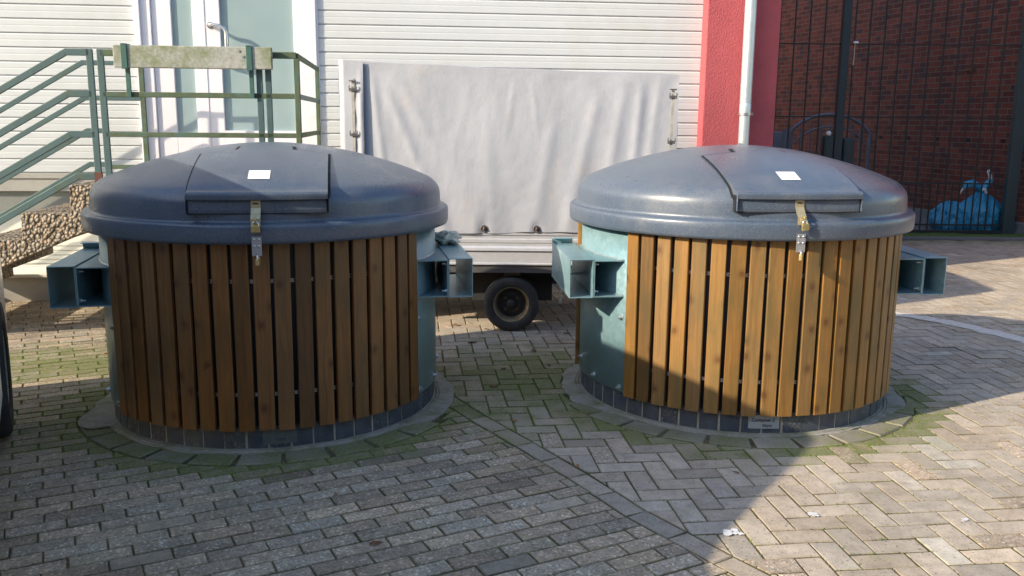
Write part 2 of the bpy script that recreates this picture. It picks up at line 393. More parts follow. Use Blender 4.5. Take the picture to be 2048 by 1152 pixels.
def clip_half(poly, p, nrm):
    """keep the side where (x-p).nrm >= 0"""
    out = []; k = len(poly)
    for i in range(k):
        a, b = poly[i], poly[(i+1) % k]
        da = (a[0]-p[0])*nrm[0]+(a[1]-p[1])*nrm[1]; db = (b[0]-p[0])*nrm[0]+(b[1]-p[1])*nrm[1]
        if da >= 0: out.append(a)
        if (da >= 0) != (db >= 0):
            t = da/(da-db); out.append((a[0]+(b[0]-a[0])*t, a[1]+(b[1]-a[1])*t))
    return out
def area(poly):
    return .5*sum(poly[i][0]*poly[(i+1) % len(poly)][1]-poly[(i+1) % len(poly)][0]*poly[i][1] for i in range(len(poly)))
def inset(poly, d):
    out = poly
    k = len(poly); s = 1 if area(poly) > 0 else -1
    for i in range(k):
        a, b = poly[i], poly[(i+1) % k]; L = hypot(b[0]-a[0], b[1]-a[1])
        if L < 1e-5: continue
        nx, ny = -(b[1]-a[1])/L*s, (b[0]-a[0])/L*s
        out = clip_half(out, (a[0]+nx*d, a[1]+ny*d), (nx, ny))
        if len(out) < 3: return []
    return out
# border row between the two bonds: a polyline, left of it running bond, right of it herringbone
BORD = [(-3.2, 9.6), (-1.1, 6.1), (-.50, 5.02), (-.173, 4.438), (.066, 4.056), (.295, 3.681), (.500, 3.302), (.760, 2.93), (1.25, 2.23), (2.6, .3), (5.2, -3.4)]
def bord_side(x, y):
    """signed distance to the border polyline, + on the right (herringbone) side"""
    best = 1e9; sg = 1
    for (ax, ay), (bx, by) in zip(BORD, BORD[1:]):
        dx, dy = bx-ax, by-ay; L2 = dx*dx+dy*dy; t = max(0, min(1, ((x-ax)*dx+(y-ay)*dy)/L2))
        px, py = ax+dx*t, ay+dy*t; d = hypot(x-px, y-py)
        if d < best: best = d; sg = 1 if (dx*(y-ay)-dy*(x-ax)) > 0 else -1; nr = (px, py, dx/sqrt(L2), dy/sqrt(L2))
    return best*sg, nr
def moss_at(x, y):
    v = 0
    for cx, cy in (CL, CR):
        d = hypot(x-cx, y-cy)-1.03
        side = (cy-y)/max(.1, hypot(x-cx, y-cy))
        v = max(v, .95*math.exp(-(max(d, 0)/.15)**2)*(1 if side > -.2 else .7))
    v = max(v, 1.1*math.exp(-((x-.10)/.62)**2-((y-5.25)/.72)**2))
    v = max(v, .62*math.exp(-((x-.0)/.45)**2-((y-4.45)/.42)**2))
    v = max(v, .95*math.exp(-((x+2.7)/.9)**2-((y-5.4)/.50)**2))
    if x < -1.5: v = max(v, .55*math.exp(-((y-4.3)/.6)**2))
    if y > 10.9 and x > 3: v = max(v, .6*min(1, (y-10.9)/.8))
    return v
pav = MB(); EDGES = []
def collar_r(s_): # outer edge of the set stones or, at the sides, of the concrete
    return 1.030 if s_ > .42 else .965+.065*max(0, (s_-.25)/.17)
def put_paver(poly, kind, extra_moss=0, tone=1, gap=.0029):
    cx = sum(p[0] for p in poly)/len(poly); cy = sum(p[1] for p in poly)/len(poly)
    for c0 in (CL, CR):
        d = hypot(cx-c0[0], cy-c0[1])
        if d < .90: return
        if d < 1.30:
            ux, uy = (cx-c0[0])/d, (cy-c0[1])/d
            rc = collar_r(-uy)+.002; poly = clip_half(poly, (c0[0]+ux*rc, c0[1]+uy*rc), (ux, uy))
            if len(poly) < 3: return
    if abs(area(poly)) < .0003: return
    base = inset(poly, gap)
    if len(base) < 3: return
    top = inset(poly, gap+.0035)
    if len(top) != len(base):
        gx = sum(p[0] for p in base)/len(base); gy = sum(p[1] for p in base)/len(base)
        top = [(gx+(p[0]-gx)*.88, gy+(p[1]-gy)*.88) for p in base]
    near = cy < 7.5
    if near: base = [(p[0]+random.uniform(-.0016, .0016), p[1]+random.uniform(-.0016, .0016)) for p in base]; top = [(p[0]+random.uniform(-.0022, .0022), p[1]+random.uniform(-.0022, .0022)) for p in top]
    dz = random.gauss(0, .0011) if near else 0; tx, ty = random.gauss(0, .006), random.gauss(0, .006)
    zt = lambda p: dz+(p[0]-cx)*tx+(p[1]-cy)*ty
    k = len(base); vs = [(p[0], p[1], zt(p)) for p in top]+[(p[0], p[1], -.010) for p in base]
    # chamfer as one sloping side
    vs2 = vs[:k]+[(p[0], p[1], zt(p)-.003) for p in base]+vs[k:]
    mo = moss_at(cx, cy)+extra_moss
    mo = mo*random.uniform(.75, 1.15)+random.choice((0, 0, 0, 0, 0, .10, .2))
    if kind == 'A':
        kf = 1.0 if random.random() > .05 else .3; t = random.gauss(1, .125)*tone; hue = random.uniform(-.05, .05)
        tint = (.400*t*(1+hue), .346*t, .278*t*(1-hue), 1)
    else:
        kf = 0.0 if random.random() > .09 else .9; t = random.gauss(1, .09)*tone; hue = random.uniform(-.03, .03)
        tint = (.450*t*(1+hue), .385*t, .320*t*(1-hue), 1)
        if random.random() < .03: tint = (.50*t, .46*t, .40*t, 1)
    fs = [tuple(range(k))]+[(i, k+i, k+(i+1) % k, (i+1) % k) for i in range(k)]+[(k+i, 2*k+i, 2*k+(i+1) % k, k+(i+1) % k) for i in range(k)]
    n0 = len(pav.f)
    if near:
        for q in range(k): EDGES.append((base[q], base[(q+1) % k], mo))
    pav.add(vs2, fs, False, None, tint=tint, kindf=kf, moss=mo)
    for q in range(1, 2*k+1):
        d_ = .82 if q <= k else .48      # earth and algae cling to the arrises and sides
        pav.fa['tint'][n0+q] = (tint[0]*d_, tint[1]*d_, tint[2]*d_*.9, 1); pav.fa['moss'][n0+q] = mo+.12
W, L = .1045, .209
def region_cut(poly, side, half=.053):
    """clip a paver against the border row"""
    cx = sum(p[0] for p in poly)/4; cy = sum(p[1] for p in poly)/4
    s_, nr = bord_side(cx, cy)
    if s_*side < -.16: return None
    if abs(s_) < .30:
        px, py, dx, dy = nr; nx, ny = -dy*side, dx*side
        poly = clip_half(poly, (px+nx*half, py+ny*half), (nx, ny))
        # neighbouring segments too
        if len(poly) < 3: return None
    return poly
# A: running bond
W = .0865
aA = radians(27.5); ca, sa = cos(aA), sin(aA)
for r in range(-110, 160):
    off = (r % 2)*L/2+random.uniform(-.018, .018)
    for q in range(-60, 60):
        u0, v0 = q*L+off, r*W
        cx, cy = u0*ca-v0*sa-1, u0*sa+v0*ca+3
        if not (-8.5 < cx < 3.2 and -1.2 < cy < 9.2): continue
        P = [(u0, v0), (u0+L, v0), (u0+L, v0+W), (u0, v0+W)]
        P = [(a*ca-b*sa-1, a*sa+b*ca+3) for a, b in P]
        P = region_cut(P, -1)
        if P: put_paver(P, 'A')
# B: herringbone
W = .1045
aB = radians(6.5); cb, sb = cos(aB), sin(aB)
def hb(i, j): # lower left corner cell of each pair
    pass
for i in range(-70, 90):
    for j in range(-70, 90):
        # 90 degree herringbone in cells of W: (x,y) cell with (x-y)%4==0 starts a lying stone, ==2.. a standing one
        k = (i-j) % 4
        if k == 0: cells = (i, j, 2, 1)
        elif k == 3: cells = (i, j, 1, 2)
        else: continue
        u0, v0 = cells[0]*W, cells[1]*W; u1, v1 = u0+cells[2]*W, v0+cells[3]*W
        cx, cy = (u0+u1)/2, (v0+v1)/2; X, Y = cx*cb-cy*sb+1, cx*sb+cy*cb+4
        if not (-3.5 < X < 9 and -1.2 < Y < 11.8): continue
        if X > 9.2-.0*Y: continue
        P = [(u0, v0), (u1, v0), (u1, v1), (u0, v1)]
        P = [(a*cb-b*sb+1, a*sb+b*cb+4) for a, b in P]
        P = region_cut(P, 1)
        if P: put_paver(P, 'B')
# border stones
acc = 0
for (ax, ay), (bx, by) in zip(BORD, BORD[1:]):
    dx, dy = bx-ax, by-ay; Ls = hypot(dx, dy); dx /= Ls; dy /= Ls; k = max(1, round(Ls/.212)); st = Ls/k; nx, ny = -dy, dx
    for q in range(k):
        x0, y0 = ax+dx*st*q, ay+dy*st*q; x1, y1 = x0+dx*st, y0+dy*st
        put_paver([(x0-nx*.05, y0-ny*.05), (x1-nx*.05, y1-ny*.05), (x1+nx*.05, y1+ny*.05), (x0+nx*.05, y0+ny*.05)], 'B', .12 if y0 > 3.5 else 0, .92)
# stones laid round the containers
pavers_saved = None
for c0, a_from, a_to, mo in ((CL, -150, -25, .25), (CR, -160, -18, .1)):
    k = int(radians(a_to-a_from)*.985/.205)
    for q in range(k):
        t0 = radians(a_from)+(radians(a_to-a_from))*q/k; t1 = radians(a_from)+(radians(a_to-a_from))*(q+1)/k
        r0, r1 = .897, 1.030
        poly = [(c0[0]+r*cos(t), c0[1]+r*sin(t)) for r, t in ((r0, t0+.004), (r1, t0+.010), (r1, t1-.010), (r0, t1-.004))]
        cx, cy = [sum(p[i] for p in poly)/4 for i in (0, 1)]
        base = inset(poly, .003); top = inset(poly, .009)
        if len(base) != 4 or len(top) != 4: continue
        z = random.uniform(-.001, .003)
        t = random.gauss(1, .1)
        pav.add([(p[0], p[1], z) for p in top]+[(p[0], p[1], z-.006) for p in base]+[(p[0], p[1], -.012) for p in base],
                [(0, 1, 2, 3)]+[(i, 4+i, 4+(i+1) % 4, (i+1) % 4) for i in range(4)]+[(4+i, 8+i, 8+(i+1) % 4, 4+(i+1) % 4) for i in range(4)],
                False, None, tint=(.33*t, .30*t, .265*t, 1), kindf=.15, moss=.62*random.uniform(.6, 1.2)+mo)
tag(pav.build('paving', 'paver_stone', recalc=True), kind='structure')
# moss cushions and grit lodged in the joints
ms_, gr_ = MB(), MB()
def clump(mb, x, y, r, h):
    k = 6; a = random.random()*6
    pts = [(x+r*random.uniform(.6, 1.2)*cos(a+2*PI*i/k), y+r*random.uniform(.6, 1.2)*sin(a+2*PI*i/k), -.003) for i in range(k)]
    top = [(x+(p[0]-x)*.55, y+(p[1]-y)*.55, h*random.uniform(.5, 1)) for p in pts]
    mb.add(pts+top+[(x, y, h)], [(i, (i+1) % k, k+(i+1) % k, k+i) for i in range(k)]+[(k+i, k+(i+1) % k, 2*k) for i in range(k)], True)
for (a, b, mo) in EDGES:
    Lg = hypot(b[0]-a[0], b[1]-a[1]); cxm, cym = (a[0]+b[0])/2, (a[1]+b[1])/2
    if cym < 1.9 or abs(cxm) > .64*cym+.2: continue
    nm = Lg/.012*max(0, mo-.12)*.75*(.35+1.3*max(0, .5+noise.noise(Vector((cxm*2.5, cym*2.5, 4)))))
    for q in range(int(nm+random.random())):
        t = random.random(); r = random.uniform(.0025, .0060); clump(ms_, a[0]+(b[0]-a[0])*t, a[1]+(b[1]-a[1])*t, r, r*random.uniform(.25, .7))
    for q in range(int(Lg/.05*random.random()+.2)):
        t = random.random(); r = random.uniform(.0012, .0035); clump(gr_, a[0]+(b[0]-a[0])*t+random.gauss(0, .004), a[1]+(b[1]-a[1])*t+random.gauss(0, .004), r, r*.8)
tag(ms_.build('moss', 'moss_cushion', recalc=False), kind='stuff'); tag(gr_.build('grit', 'grit', recalc=False), kind='stuff')
# concrete collars round the containers
for c0, side, patch in ((CL, -1, (-2.08, 4.42)), (CR, 1, None)):
    def jit(j, t, c0=c0):
        return (0 if j < 2 else 1)*(.018*noise.noise(Vector((cos(t)*6+c0[0], sin(t)*6, 1)))+.010*noise.noise(Vector((cos(t)*25, sin(t)*25, 3))))
    def outer(t):
        s_ = -sin(t)
        return .925 if s_ > .35 else 1.032
    mb = MB(); n_ = 220; rings = [(.845, .010), (.8635, .010), (.866, .000), (.869, .009), (.880, .009), (.8825, .002), (.885, .006), (1, .004), (1.001, -.012)]
    for j, (r, z) in enumerate(rings):
        for k in range(n_):
            t = 2*PI*k/n_; k_ = 1/(1+math.exp((-sin(t)-.42)*16)); o_ = .899*(1-k_)+(collar_r(-sin(t))+.004)*k_
            rr = r+(.0015*noise.noise(Vector((cos(t)*14, sin(t)*14, 2))) if j > 1 else 0) if j < 7 else o_+jit(j, t)
            mb.v.append((c0[0]+rr*cos(t), c0[1]+rr*sin(t), z+(0 if j > 6 else .003*noise.noise(Vector((cos(t)*9, sin(t)*9, j))))))
    for j in range(len(rings)-1):
        for k in range(n_):
            k2 = (k+1) % n_; mb.f.append([j*n_+k, j*n_+k2, (j+1)*n_+k2, (j+1)*n_+k]); mb.sm.append(False); mb.mi.append(0)
    if patch:
        px, py = patch; k = 22
        mb.add([(px+(.17+.05*noise.noise(Vector((q, 0, 5))))*cos(2*PI*q/k)*(.8), py+(.22+.06*noise.noise(Vector((q, 3, 5))))*sin(2*PI*q/k), .0085) for q in range(k)], [tuple(range(k))])
    tag(mb.build('collar_concrete', 'concrete'), kind='structure')
# kerb and moss strip by the fence, slab path behind
tag(MB().box(3.1, 9, 11.82, 11.94, -.05, .035).build('kerb', 'slab', bevel=.01), kind='structure')
tag(MB().grid(lambda a, b: (3.0+6.4*a, 11.94+.62*b, .010+.02*noise.noise(Vector((a*30, b*4, 0)))), 60, 8).build('verge', 'moss_green'), kind='structure')
tag(MB().box(2.9, 9.5, 12.56, 20, -.05, .03).build('path', 'slab'), kind='structure')
# pale sand washed along the paving on the right
sm = MB(); pts = [(2.9, 7.22), (3.13, 7.10), (3.30, 6.93), (3.43, 6.78), (3.56, 6.52), (3.70, 6.22), (3.82, 5.9), (3.95, 5.55)]
row = []
for i in range(57):
    t = i/56*(len(pts)-1); k = min(int(t), len(pts)-2); f_ = t-k
    x = pts[k][0]*(1-f_)+pts[k+1][0]*f_; y = pts[k][1]*(1-f_)+pts[k+1][1]*f_
    hw = .075+.045*noise.noise(Vector((i*.35, 0, 0))); hw *= min(1, i/4, (56-i)/4)+.05
    jx = .02*noise.noise(Vector((i*.3, 7, 0))); row.append(((x+jx-hw*.9, y-hw*.45, .0042), (x+jx+hw*.9, y+hw*.45, .0042)))
sm.add([p for r in row for p in r], [(2*i, 2*i+1, 2*i+3, 2*i+2) for i in range(56)])
tag(sm.build('sand_streak', 'sand_white'), kind='stuff')

# ------------------------------------------------------------------ the container
PROF0 = [(.8975, 1.085), (.896, 1.115), (.893, 1.152), (.884, 1.176), (.864, 1.201), (.831, 1.224), (.74, 1.262), (.641, 1.297), (.53, 1.329), (.418, 1.356), (.3, 1.379), (.196, 1.392), (.1, 1.400), (0, 1.403)]
def catmull(P, n=4):
    out = []
    for i in range(len(P)-1):
        p0, p1, p2, p3 = P[max(i-1, 0)], P[i], P[i+1], P[min(i+2, len(P)-1)]
        for k in range(n):
            t = k/n
            out.append(tuple(.5*((2*p1[d])+(-p0[d]+p2[d])*t+(2*p0[d]-5*p1[d]+4*p2[d]-p3[d])*t*t+(-p0[d]+3*p1[d]-3*p2[d]+p3[d])*t**3) for d in (0, 1)))
    out.append(P[-1]); return out
DOME = catmull(PROF0)
def PZ(r):
    r = abs(r)
    if r >= DOME[0][0]: return DOME[0][1]
    for (a, za), (b, zb) in zip(DOME, DOME[1:]):
        if b <= r <= a: return za+(zb-za)*((a-r)/(a-b) if a != b else 0)
    return DOME[-1][1]
def arc_pt(r, deg): # angle measured from the front (-y), positive to the right (+x)
    t = radians(deg); return (r*sin(t), -r*cos(t))
def make_container(name, label, loc, yaw, light, seed, plate_spec):
    rnd = random.Random(seed)
    root = thing(name, label, 'waste container', (loc[0], loc[1], 0), yaw, 'half-buried waste containers')
    MB().lathe([(.843, .0), (.843, .118), (.8585, .119), (.8585, 1.01)], 96).build('inner_shell', 'inner_shell', root)
    MB().lathe([(.8495, .002), (.8495, .114), (.8, .117)], 96).build('mortar_ring', 'mortar', root)
    # base course of small dark bricks
    mb = MB(); nb = 52
    for k in range(nb):
        a0 = 360*k/nb+.40+rnd.uniform(-.2, .1); a1 = 360*(k+1)/nb-.40+rnd.uniform(-.1, .2); o = len(mb.v); sub = 3; ro = .8525+rnd.uniform(-.0015, .0015)
        vs = []; cols = sub+1
        for q in range(cols):
            a = a0+(a1-a0)*q/sub
            for r, z in ((.835, .006), (ro-.003, .006), (ro, .009), (ro, .112)): x, y = arc_pt(r, a); vs.append((x, y, z))
        fs = []
        for q in range(sub):
            for e in range(3): fs.append((q*4+e, (q+1)*4+e, (q+1)*4+e+1, q*4+e+1))
        fs += [(0, 1, 2, 3), tuple(sub*4+i for i in (3, 2, 1, 0))]
        mb.add(vs, fs, False, None, tint=(1, 1, 1, rnd.choice((-.14, -.14, -.10, 0, .10))))
    mb.build('base_course', 'base_brick', root)
    # timber cladding: front and rear panel
    def clad(centre, half):
        mb = MB(); n = 19 if half < 60 else 28; per = 2*half/n; uv = []
        for k in range(n):
            a = centre-half+per*(k+.5)+rnd.uniform(-.12, .12); wd = .0722+rnd.uniform(-.001, .001); zb = .107+rnd.uniform(-.002, .002); zt = 1.0
            ro = .8885+rnd.uniform(-.0015, .0015); th = .021; ch = .003
            M = Matrix.Rotation(radians(a), 4, 'Z')   # local: plank faces -y
            xs = [(-wd/2, -ro+th), (-wd/2, -ro+ch), (-wd/2+ch, -ro), (wd/2-ch, -ro), (wd/2, -ro+ch), (wd/2, -ro+th)]
            t = rnd.gauss(1, .16); h = rnd.uniform(-.28, .22)
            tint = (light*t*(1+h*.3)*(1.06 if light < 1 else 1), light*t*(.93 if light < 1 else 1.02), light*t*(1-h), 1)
            o = len(mb.v); tw = rnd.uniform(-.003, .003)
            vs = [(x+(tw if z > .5 else -tw), y, z) for z in (zb, zt) for x, y in xs]
            mb.add(vs, [(i, i+1, i+7, i+6) for i in range(5)]+[(0, 6, 11, 5), (0, 1, 2, 3, 4, 5), (11, 10, 9, 8, 7, 6)], False, M, tint=tint)
            for x, y, z in vs: uv.append((x+k*.0, z+rnd.random()*0+seed*1.7, k*1.0+seed*.37+centre))
        ob = mb.build('timber_cladding', 'treated_wood', root)
        a = ob.data.attributes.new('plank', 'FLOAT_VECTOR', 'POINT')
        for i, p in enumerate(uv): a.data[i].vector = (p[0]+p[2]*.31, p[1]+p[2]*1.9, p[2])
        return ob
    clad(0, 56); clad(180, 82.5)
    # perforated steel strips behind the planks, seen in the gaps
    for z in (.275, .805):
        mb = MB(); cols = []
        for k in range(20):
            c_ = -56+112/19*k; cols += [c_-.42, c_+.42]
        cols = [-56]+cols[1:-1]+[56]; rows = (z-.009, z-.0045, z+.0045, z+.009)
        for a in cols:
            for zz in rows: x, y = arc_pt(.8640, a); mb.v.append((x, y, zz))
        for i in range(len(cols)-1):
            for e in range(3):
                if e == 1 and i % 2 == 1: continue
                mb.f.append([i*4+e, (i+1)*4+e, (i+1)*4+e+1, i*4+e+1]); mb.sm.append(False); mb.mi.append(0)
        mb.build('fixing_strip', 'hasp_grey', root)
    # steel side shells
    for s in (-1, 1):
        mb = MB(); A0, A1 = (55.9, 97.2)
        prof = [(.8595, .115), (.8665, .115), (.8665, 1.0), (.8595, 1.0)]
        def lt(A): return A
        o = len(mb.v); n = 24
        for q in range(n+1):
            a = s*(A0+(A1-A0)*q/n)
            for r, z in prof: x, y = arc_pt(r, a); mb.v.append((x, y, z))
        for q in range(n):
            for e in range(4): e2 = (e+1) % 4; mb.f.append([o+q*4+e, o+(q+1)*4+e, o+(q+1)*4+e2, o+q*4+e2]); mb.sm.append(e == 1); mb.mi.append(0)
        mb.build('side_shell', 'galvanised', root)
        # lifting pockets: outer box tube and inner channel, open at the front and the rear
        t = .005; mb = MB(); X0, X1, Z0, Z1, Y0, Y1 = .893, 1.018, .625, .828, -.465, .205
        def X(a, b): return (min(s*a, s*b), max(s*a, s*b))
        a, b = X(X0, X1); mb.box(a, b, Y0, Y1, Z1-t, Z1); mb.box(a, b, Y0, Y1, Z0, Z0+t)
        a, b = X(X0, X0+t); mb.box(a, b, Y0, Y1, Z0+t, Z1-t); a, b = X(X1-t, X1); mb.box(a, b, Y0, Y1, Z0+t, Z1-t)
        # diagonal stiffener and rear flap
        a, b = X(X0+.02, X0+.024)
        mb.prism([(Y0+.12, Z0+.115), (Y0+.14, Z0+.125), (Y1-.05, Z0+.03), (Y1-.05, Z0+.015)], a, b, 'x')
        a, b = X(X0+.01, X1+.004); mb.box(a, b, Y1-.03, Y1-.022, Z1, Z1+.028); mb.box(a, b, Y1-.075, Y1-.022, Z1+.028, Z1+.032)
        mb.build('lifting_tube', 'galvanised', root, bevel=.003)
        mb = MB(); a_, t2 = .8665, .005
        nseg = 14
        for zz0, zz1 in ((Z1-.012, Z1-.007), (Z0+.004, Z0+.009)):
            vs = []; 
            for q in range(nseg+1):
                y = Y0+(Y1-Y0)*q/nseg; xi = sqrt(.864**2-y*y)
                for x, z in ((xi, zz0), (X0-.001, zz0), (X0-.001, zz1), (xi, zz1)): vs.append((s*x, y, z))
            fs = [(q*4+e, (q+1)*4+e, (q+1)*4+(e+1) % 4, q*4+(e+1) % 4) for q in range(nseg) for e in range(4)]+[(0, 1, 2, 3), (nseg*4+3, nseg*4+2, nseg*4+1, nseg*4)]
            mb.add(vs, fs)
        a, b = X(X0-.007, X0-.001); mb.box(a, b, Y0, Y1, Z0+.009, Z1-.012)
        mb.build('inner_channel', 'galvanised', root)
        # weld beads where the channel meets the shell
        for zz in (Z1-.004, Z0+.012):
            pts = []; rs = []
            for q in range(31):
                y = Y0+.004+(Y1-Y0-.06)*q/30; xi = sqrt(.868**2-y*y); pts.append((s*(xi+.001), y, zz+rnd.uniform(-.0012, .0012))); rs.append(.0038+rnd.uniform(-.0014, .0022))
            MB().tube(pts, rs, 7).build('weld', 'steel_bright', root)
        # bolts
        for (r, an, z, ax) in ((.868, 58.5, .140, 'r'), (.868, 58.5, .52, 'r'), (.868, 74, .150, 'r'), (.868, 88, .20, 'r')):
            x, y = arc_pt(r, s*an); d = Vector((x, y, 0)).normalized(); p = Vector((x, y, z))
            MB().tube([p-d*.006, p+d*.003], .016, 12).tube([p+d*.003, p+d*.014], .010, 6, smooth=False).tube([p+d*.014, p+d*.022], .005, 8).build('bolt', 'steel_bright', root)
        for z in (Z0+.03, Z1-.03):
            p = Vector((s*(X0-.007), Y0+.03, z)); d = Vector((-s, 0, 0))
            MB().tube([p, p+d*.009], .010, 6, smooth=False).tube([p+d*.009, p+d*.024], .005, 8).build('bolt', 'steel_bright', root)
    # lid
    rim = [(.900, 1.00), (.905, .986), (.922, .979), (.934, .983), (.9385, .996), (.940, 1.035), (.9395, 1.054), (.936, 1.065), (.929, 1.0695), (.915, 1.0705), (.900, 1.072)]
    mb = MB().lathe(rim+DOME[:-1], 160); o = len(mb.v); mb.v.append((0, 0, DOME[-1][1])); base = o-160
    for k in range(160): mb.f.append([base+k, base+(k+1) % 160, o]); mb.sm.append(True); mb.mi.append(0)
    lid = mb.build('lid', 'lid_plastic', root)
    # hatch in the lid
    HW = .303; YB = -.345; TB = .132; YT = -.262
    def yf(x): return -.927+.30*x*x
    def hz(x, y, lift=.008):
        f_ = max(0, min(1, (y+.88)/.50)); k = .12+.88*f_**.7
        return max(PZ(min(.863, sqrt(y*y+k*x*x)))+lift, PZ(min(.9, hypot(x, y)))+lift*.75)
    def top(u, v, e=0, lift=.008):
        x = (-HW-e)+(2*HW+2*e)*u
        yb = (YT if abs(x) < TB+e else YB)+e*2
        y = (yf(x))*(1-v)+yb*v
        return x, y, hz(x, y, lift)
    # smooth gap round the hatch
    nu, nv = 80, 28
    mb = MB().grid(lambda u, v: (lambda p: (p[0], max(p[1], -.86), PZ(min(.885, hypot(p[0], max(p[1], -.86))))+.0035))(top(u, v, .012)), nu, nv)
    # dark side slots next to the front lip
    for s in (-1, 1):
        pts = []
        for i in range(9):
            y = -.60-.262*i/8; x = s*(HW+.011); r = min(.893, hypot(x, y)); pts.append((x, y, max(1.108, PZ(r))+.004))
    gap = mb.build('hatch_gap', 'gap_black', lid)
    mb = MB()
    nu, nv = 64, 30
    def hatch_fn(u, v):
        # v<0.12: the rounded front lip; then the top
        if v < .16:
            x = -HW+2*HW*u; t = v/.16
            z1 = hz(x, yf(x)); r = .016
            a = -PI/2+PI*.5*t  # lip from underside to top
            if t < .35: return (x, yf(x)+.008-.004*(t/.35), z1-.034+.034*(t/.35)*.55)
            a = (t-.35)/.65*PI/2
            return (x, yf(x)+.004+.016*(1-cos(a)), z1-.016+.016*sin(a)) if t < 1 else (x, yf(x)+.02, z1)
        t = (v-.16)/.84; x = -HW+2*HW*u; yb = YT if abs(x) < TB else YB; y0 = yf(x)+.02
        y = y0*(1-t)+yb*t; return (x, y, hz(x, y))
    mb.grid(hatch_fn, nu, nv)
    # hanging edge all round
    def P_(u, v): return Vector(hatch_fn(u, v))
    for s, u in ((-1, 0), (1, 1)):
        for j in range(nv):
            a, b = P_(u, j/nv), P_(u, (j+1)/nv); fl = lambda p: Vector((p.x, max(p.y, -.895), max(1.118, PZ(min(.9, hypot(p.x, p.y)))-.004)))
            mb.add([a, b, fl(b), fl(a)], [(0, 1, 2, 3)])
    for i in range(nu):
        a, b = P_(i/nu, 1), P_((i+1)/nu, 1); mb.add([a, b, b-Vector((0, 0, .012)), a-Vector((0, 0, .012))], [(0, 1, 2, 3)])
        a, b = P_(i/nu, 0), P_((i+1)/nu, 0); mb.add([a, b, b+Vector((0, .03, .0)), a+Vector((0, .03, 0))], [(0, 1, 2, 3)])
    hatch = mb.build('hatch', 'lid_plastic', root, recalc=False)
    mb = MB(); hw2 = .296
    def fr(u, v):
        x = -hw2+2*hw2*u; r_ = (.003 if v > .9 or v < .1 else 0); return (x, -(.900-.24*x*x)+r_, 1.116+.060*v)
    mb.grid(fr, 40, 12)
    for u in (0, 1):
        for j in range(12): a, b = Vector(fr(u, j/12)), Vector(fr(u, (j+1)/12)); mb.add([a, b, b+Vector((0, .06, 0)), a+Vector((0, .06, 0))], [(0, 1, 2, 3)])
    mb.build('hatch_front', 'lid_plastic', root)
    mb = MB().grid(lambda u, v: (lambda x: (x, -(.8965-.24*x*x), 1.110+.068*v))(-hw2-.010+2*(hw2+.010)*u), 40, 2)
    for u in (-1, 1): mb.grid(lambda a, b, u=u: (u*(hw2+.010), -.873+.05*a, 1.1125+.08*b), 2, 2)
    mb.build('hatch_front_gap', 'gap_black', lid)
    # sticker
    def st(u, v):
        x = -.050+.096*u; y = -.775+.088*v; return (x, y, hz(x, y)+.0022)
    MB().grid(st, 6, 6).build('sticker', 'sticker', hatch)
    # hasps
    xh = -.008
    def plate(x0, x1, pts, th=.003):
        mb = MB(); vs = []
        for y, z in pts:
            vs += [(x0, y, z), (x1, y, z), (x1, y+th, z), (x0, y+th, z)]
        fs = [(q*4+e, (q+1)*4+e, (q+1)*4+(e+1) % 4, q*4+(e+1) % 4) for q in range(len(pts)-1) for e in range(4)]+[(0, 1, 2, 3), tuple((len(pts)-1)*4+i for i in (3, 2, 1, 0))]
        return mb.add(vs, fs)
    up = plate(xh-.021, xh+.021, [(-.904, 1.172), (-.906, 1.140), (-.922, 1.118), (-.946, 1.095), (-.948, 1.060)])
    up.build('upper_hasp', 'hasp_brass', root)
    MB().box(xh-.012, xh+.012, -.9075, -.9045, 1.156, 1.161).build('hasp_slot', 'gap_black', root)
    st1 = MB().tube([(xh, -.946, 1.100), (xh, -.962, 1.104), (xh, -.970, 1.095), (xh, -.962, 1.084), (xh, -.946, 1.084)], .0035, 8); st1.build('staple', 'brass', root)
    lo = plate(xh-.020, xh+.022, [(-.9445, 1.018), (-.9455, .99), (-.9455, .932)]); lo.build('lower_hasp', 'hasp_grey', root)
    for dx in (-.0105, .0105):
        for z in (1.006, .976):
            p = Vector((xh+.001+dx, -.9465, z)); MB().lathe([(.0055, 0), (.0045, .0025), (.002, .0038), (0, .004)], 12, M=Matrix.Translation(p) @ Matrix.Rotation(PI/2, 4, 'X')).build('rivet', 'steel_bright', root)
    # number plate at the base
    w_, z0, z1, an = plate_spec
    mb = MB(); mb.grid(lambda u, v: (lambda q: (q[0], q[1], z0+(z1-z0)*v))(arc_pt(.8565, an-w_/2+w_*u)), 8, 1, False)
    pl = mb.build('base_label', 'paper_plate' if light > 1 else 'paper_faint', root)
    mid = arc_pt(.8572, an); R_ = Matrix.Rotation(radians(an), 4, 'Z')
    def tm(dz, dx): return Matrix.Translation(R_ @ Vector((dx, -.8575, dz))) @ R_ @ Matrix.Rotation(PI/2, 4, 'X')
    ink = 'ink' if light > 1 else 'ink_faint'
    if light > 1: text_obj('writing', 'Container 2', .025, ink, pl, tm(.071, -.006), space=.95)
    text_obj('writing', 'Vorn', .025, ink, pl, tm(.043, .014 if light > 1 else 0))
    return root
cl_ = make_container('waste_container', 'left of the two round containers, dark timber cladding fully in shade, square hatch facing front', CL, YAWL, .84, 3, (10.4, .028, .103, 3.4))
cr_ = make_container('waste_container', 'right of the two round containers, golden timber planks in sun, Container 2 label at base', CR, YAWR, 1.13, 5, (10.3, .034, .103, -6.2))

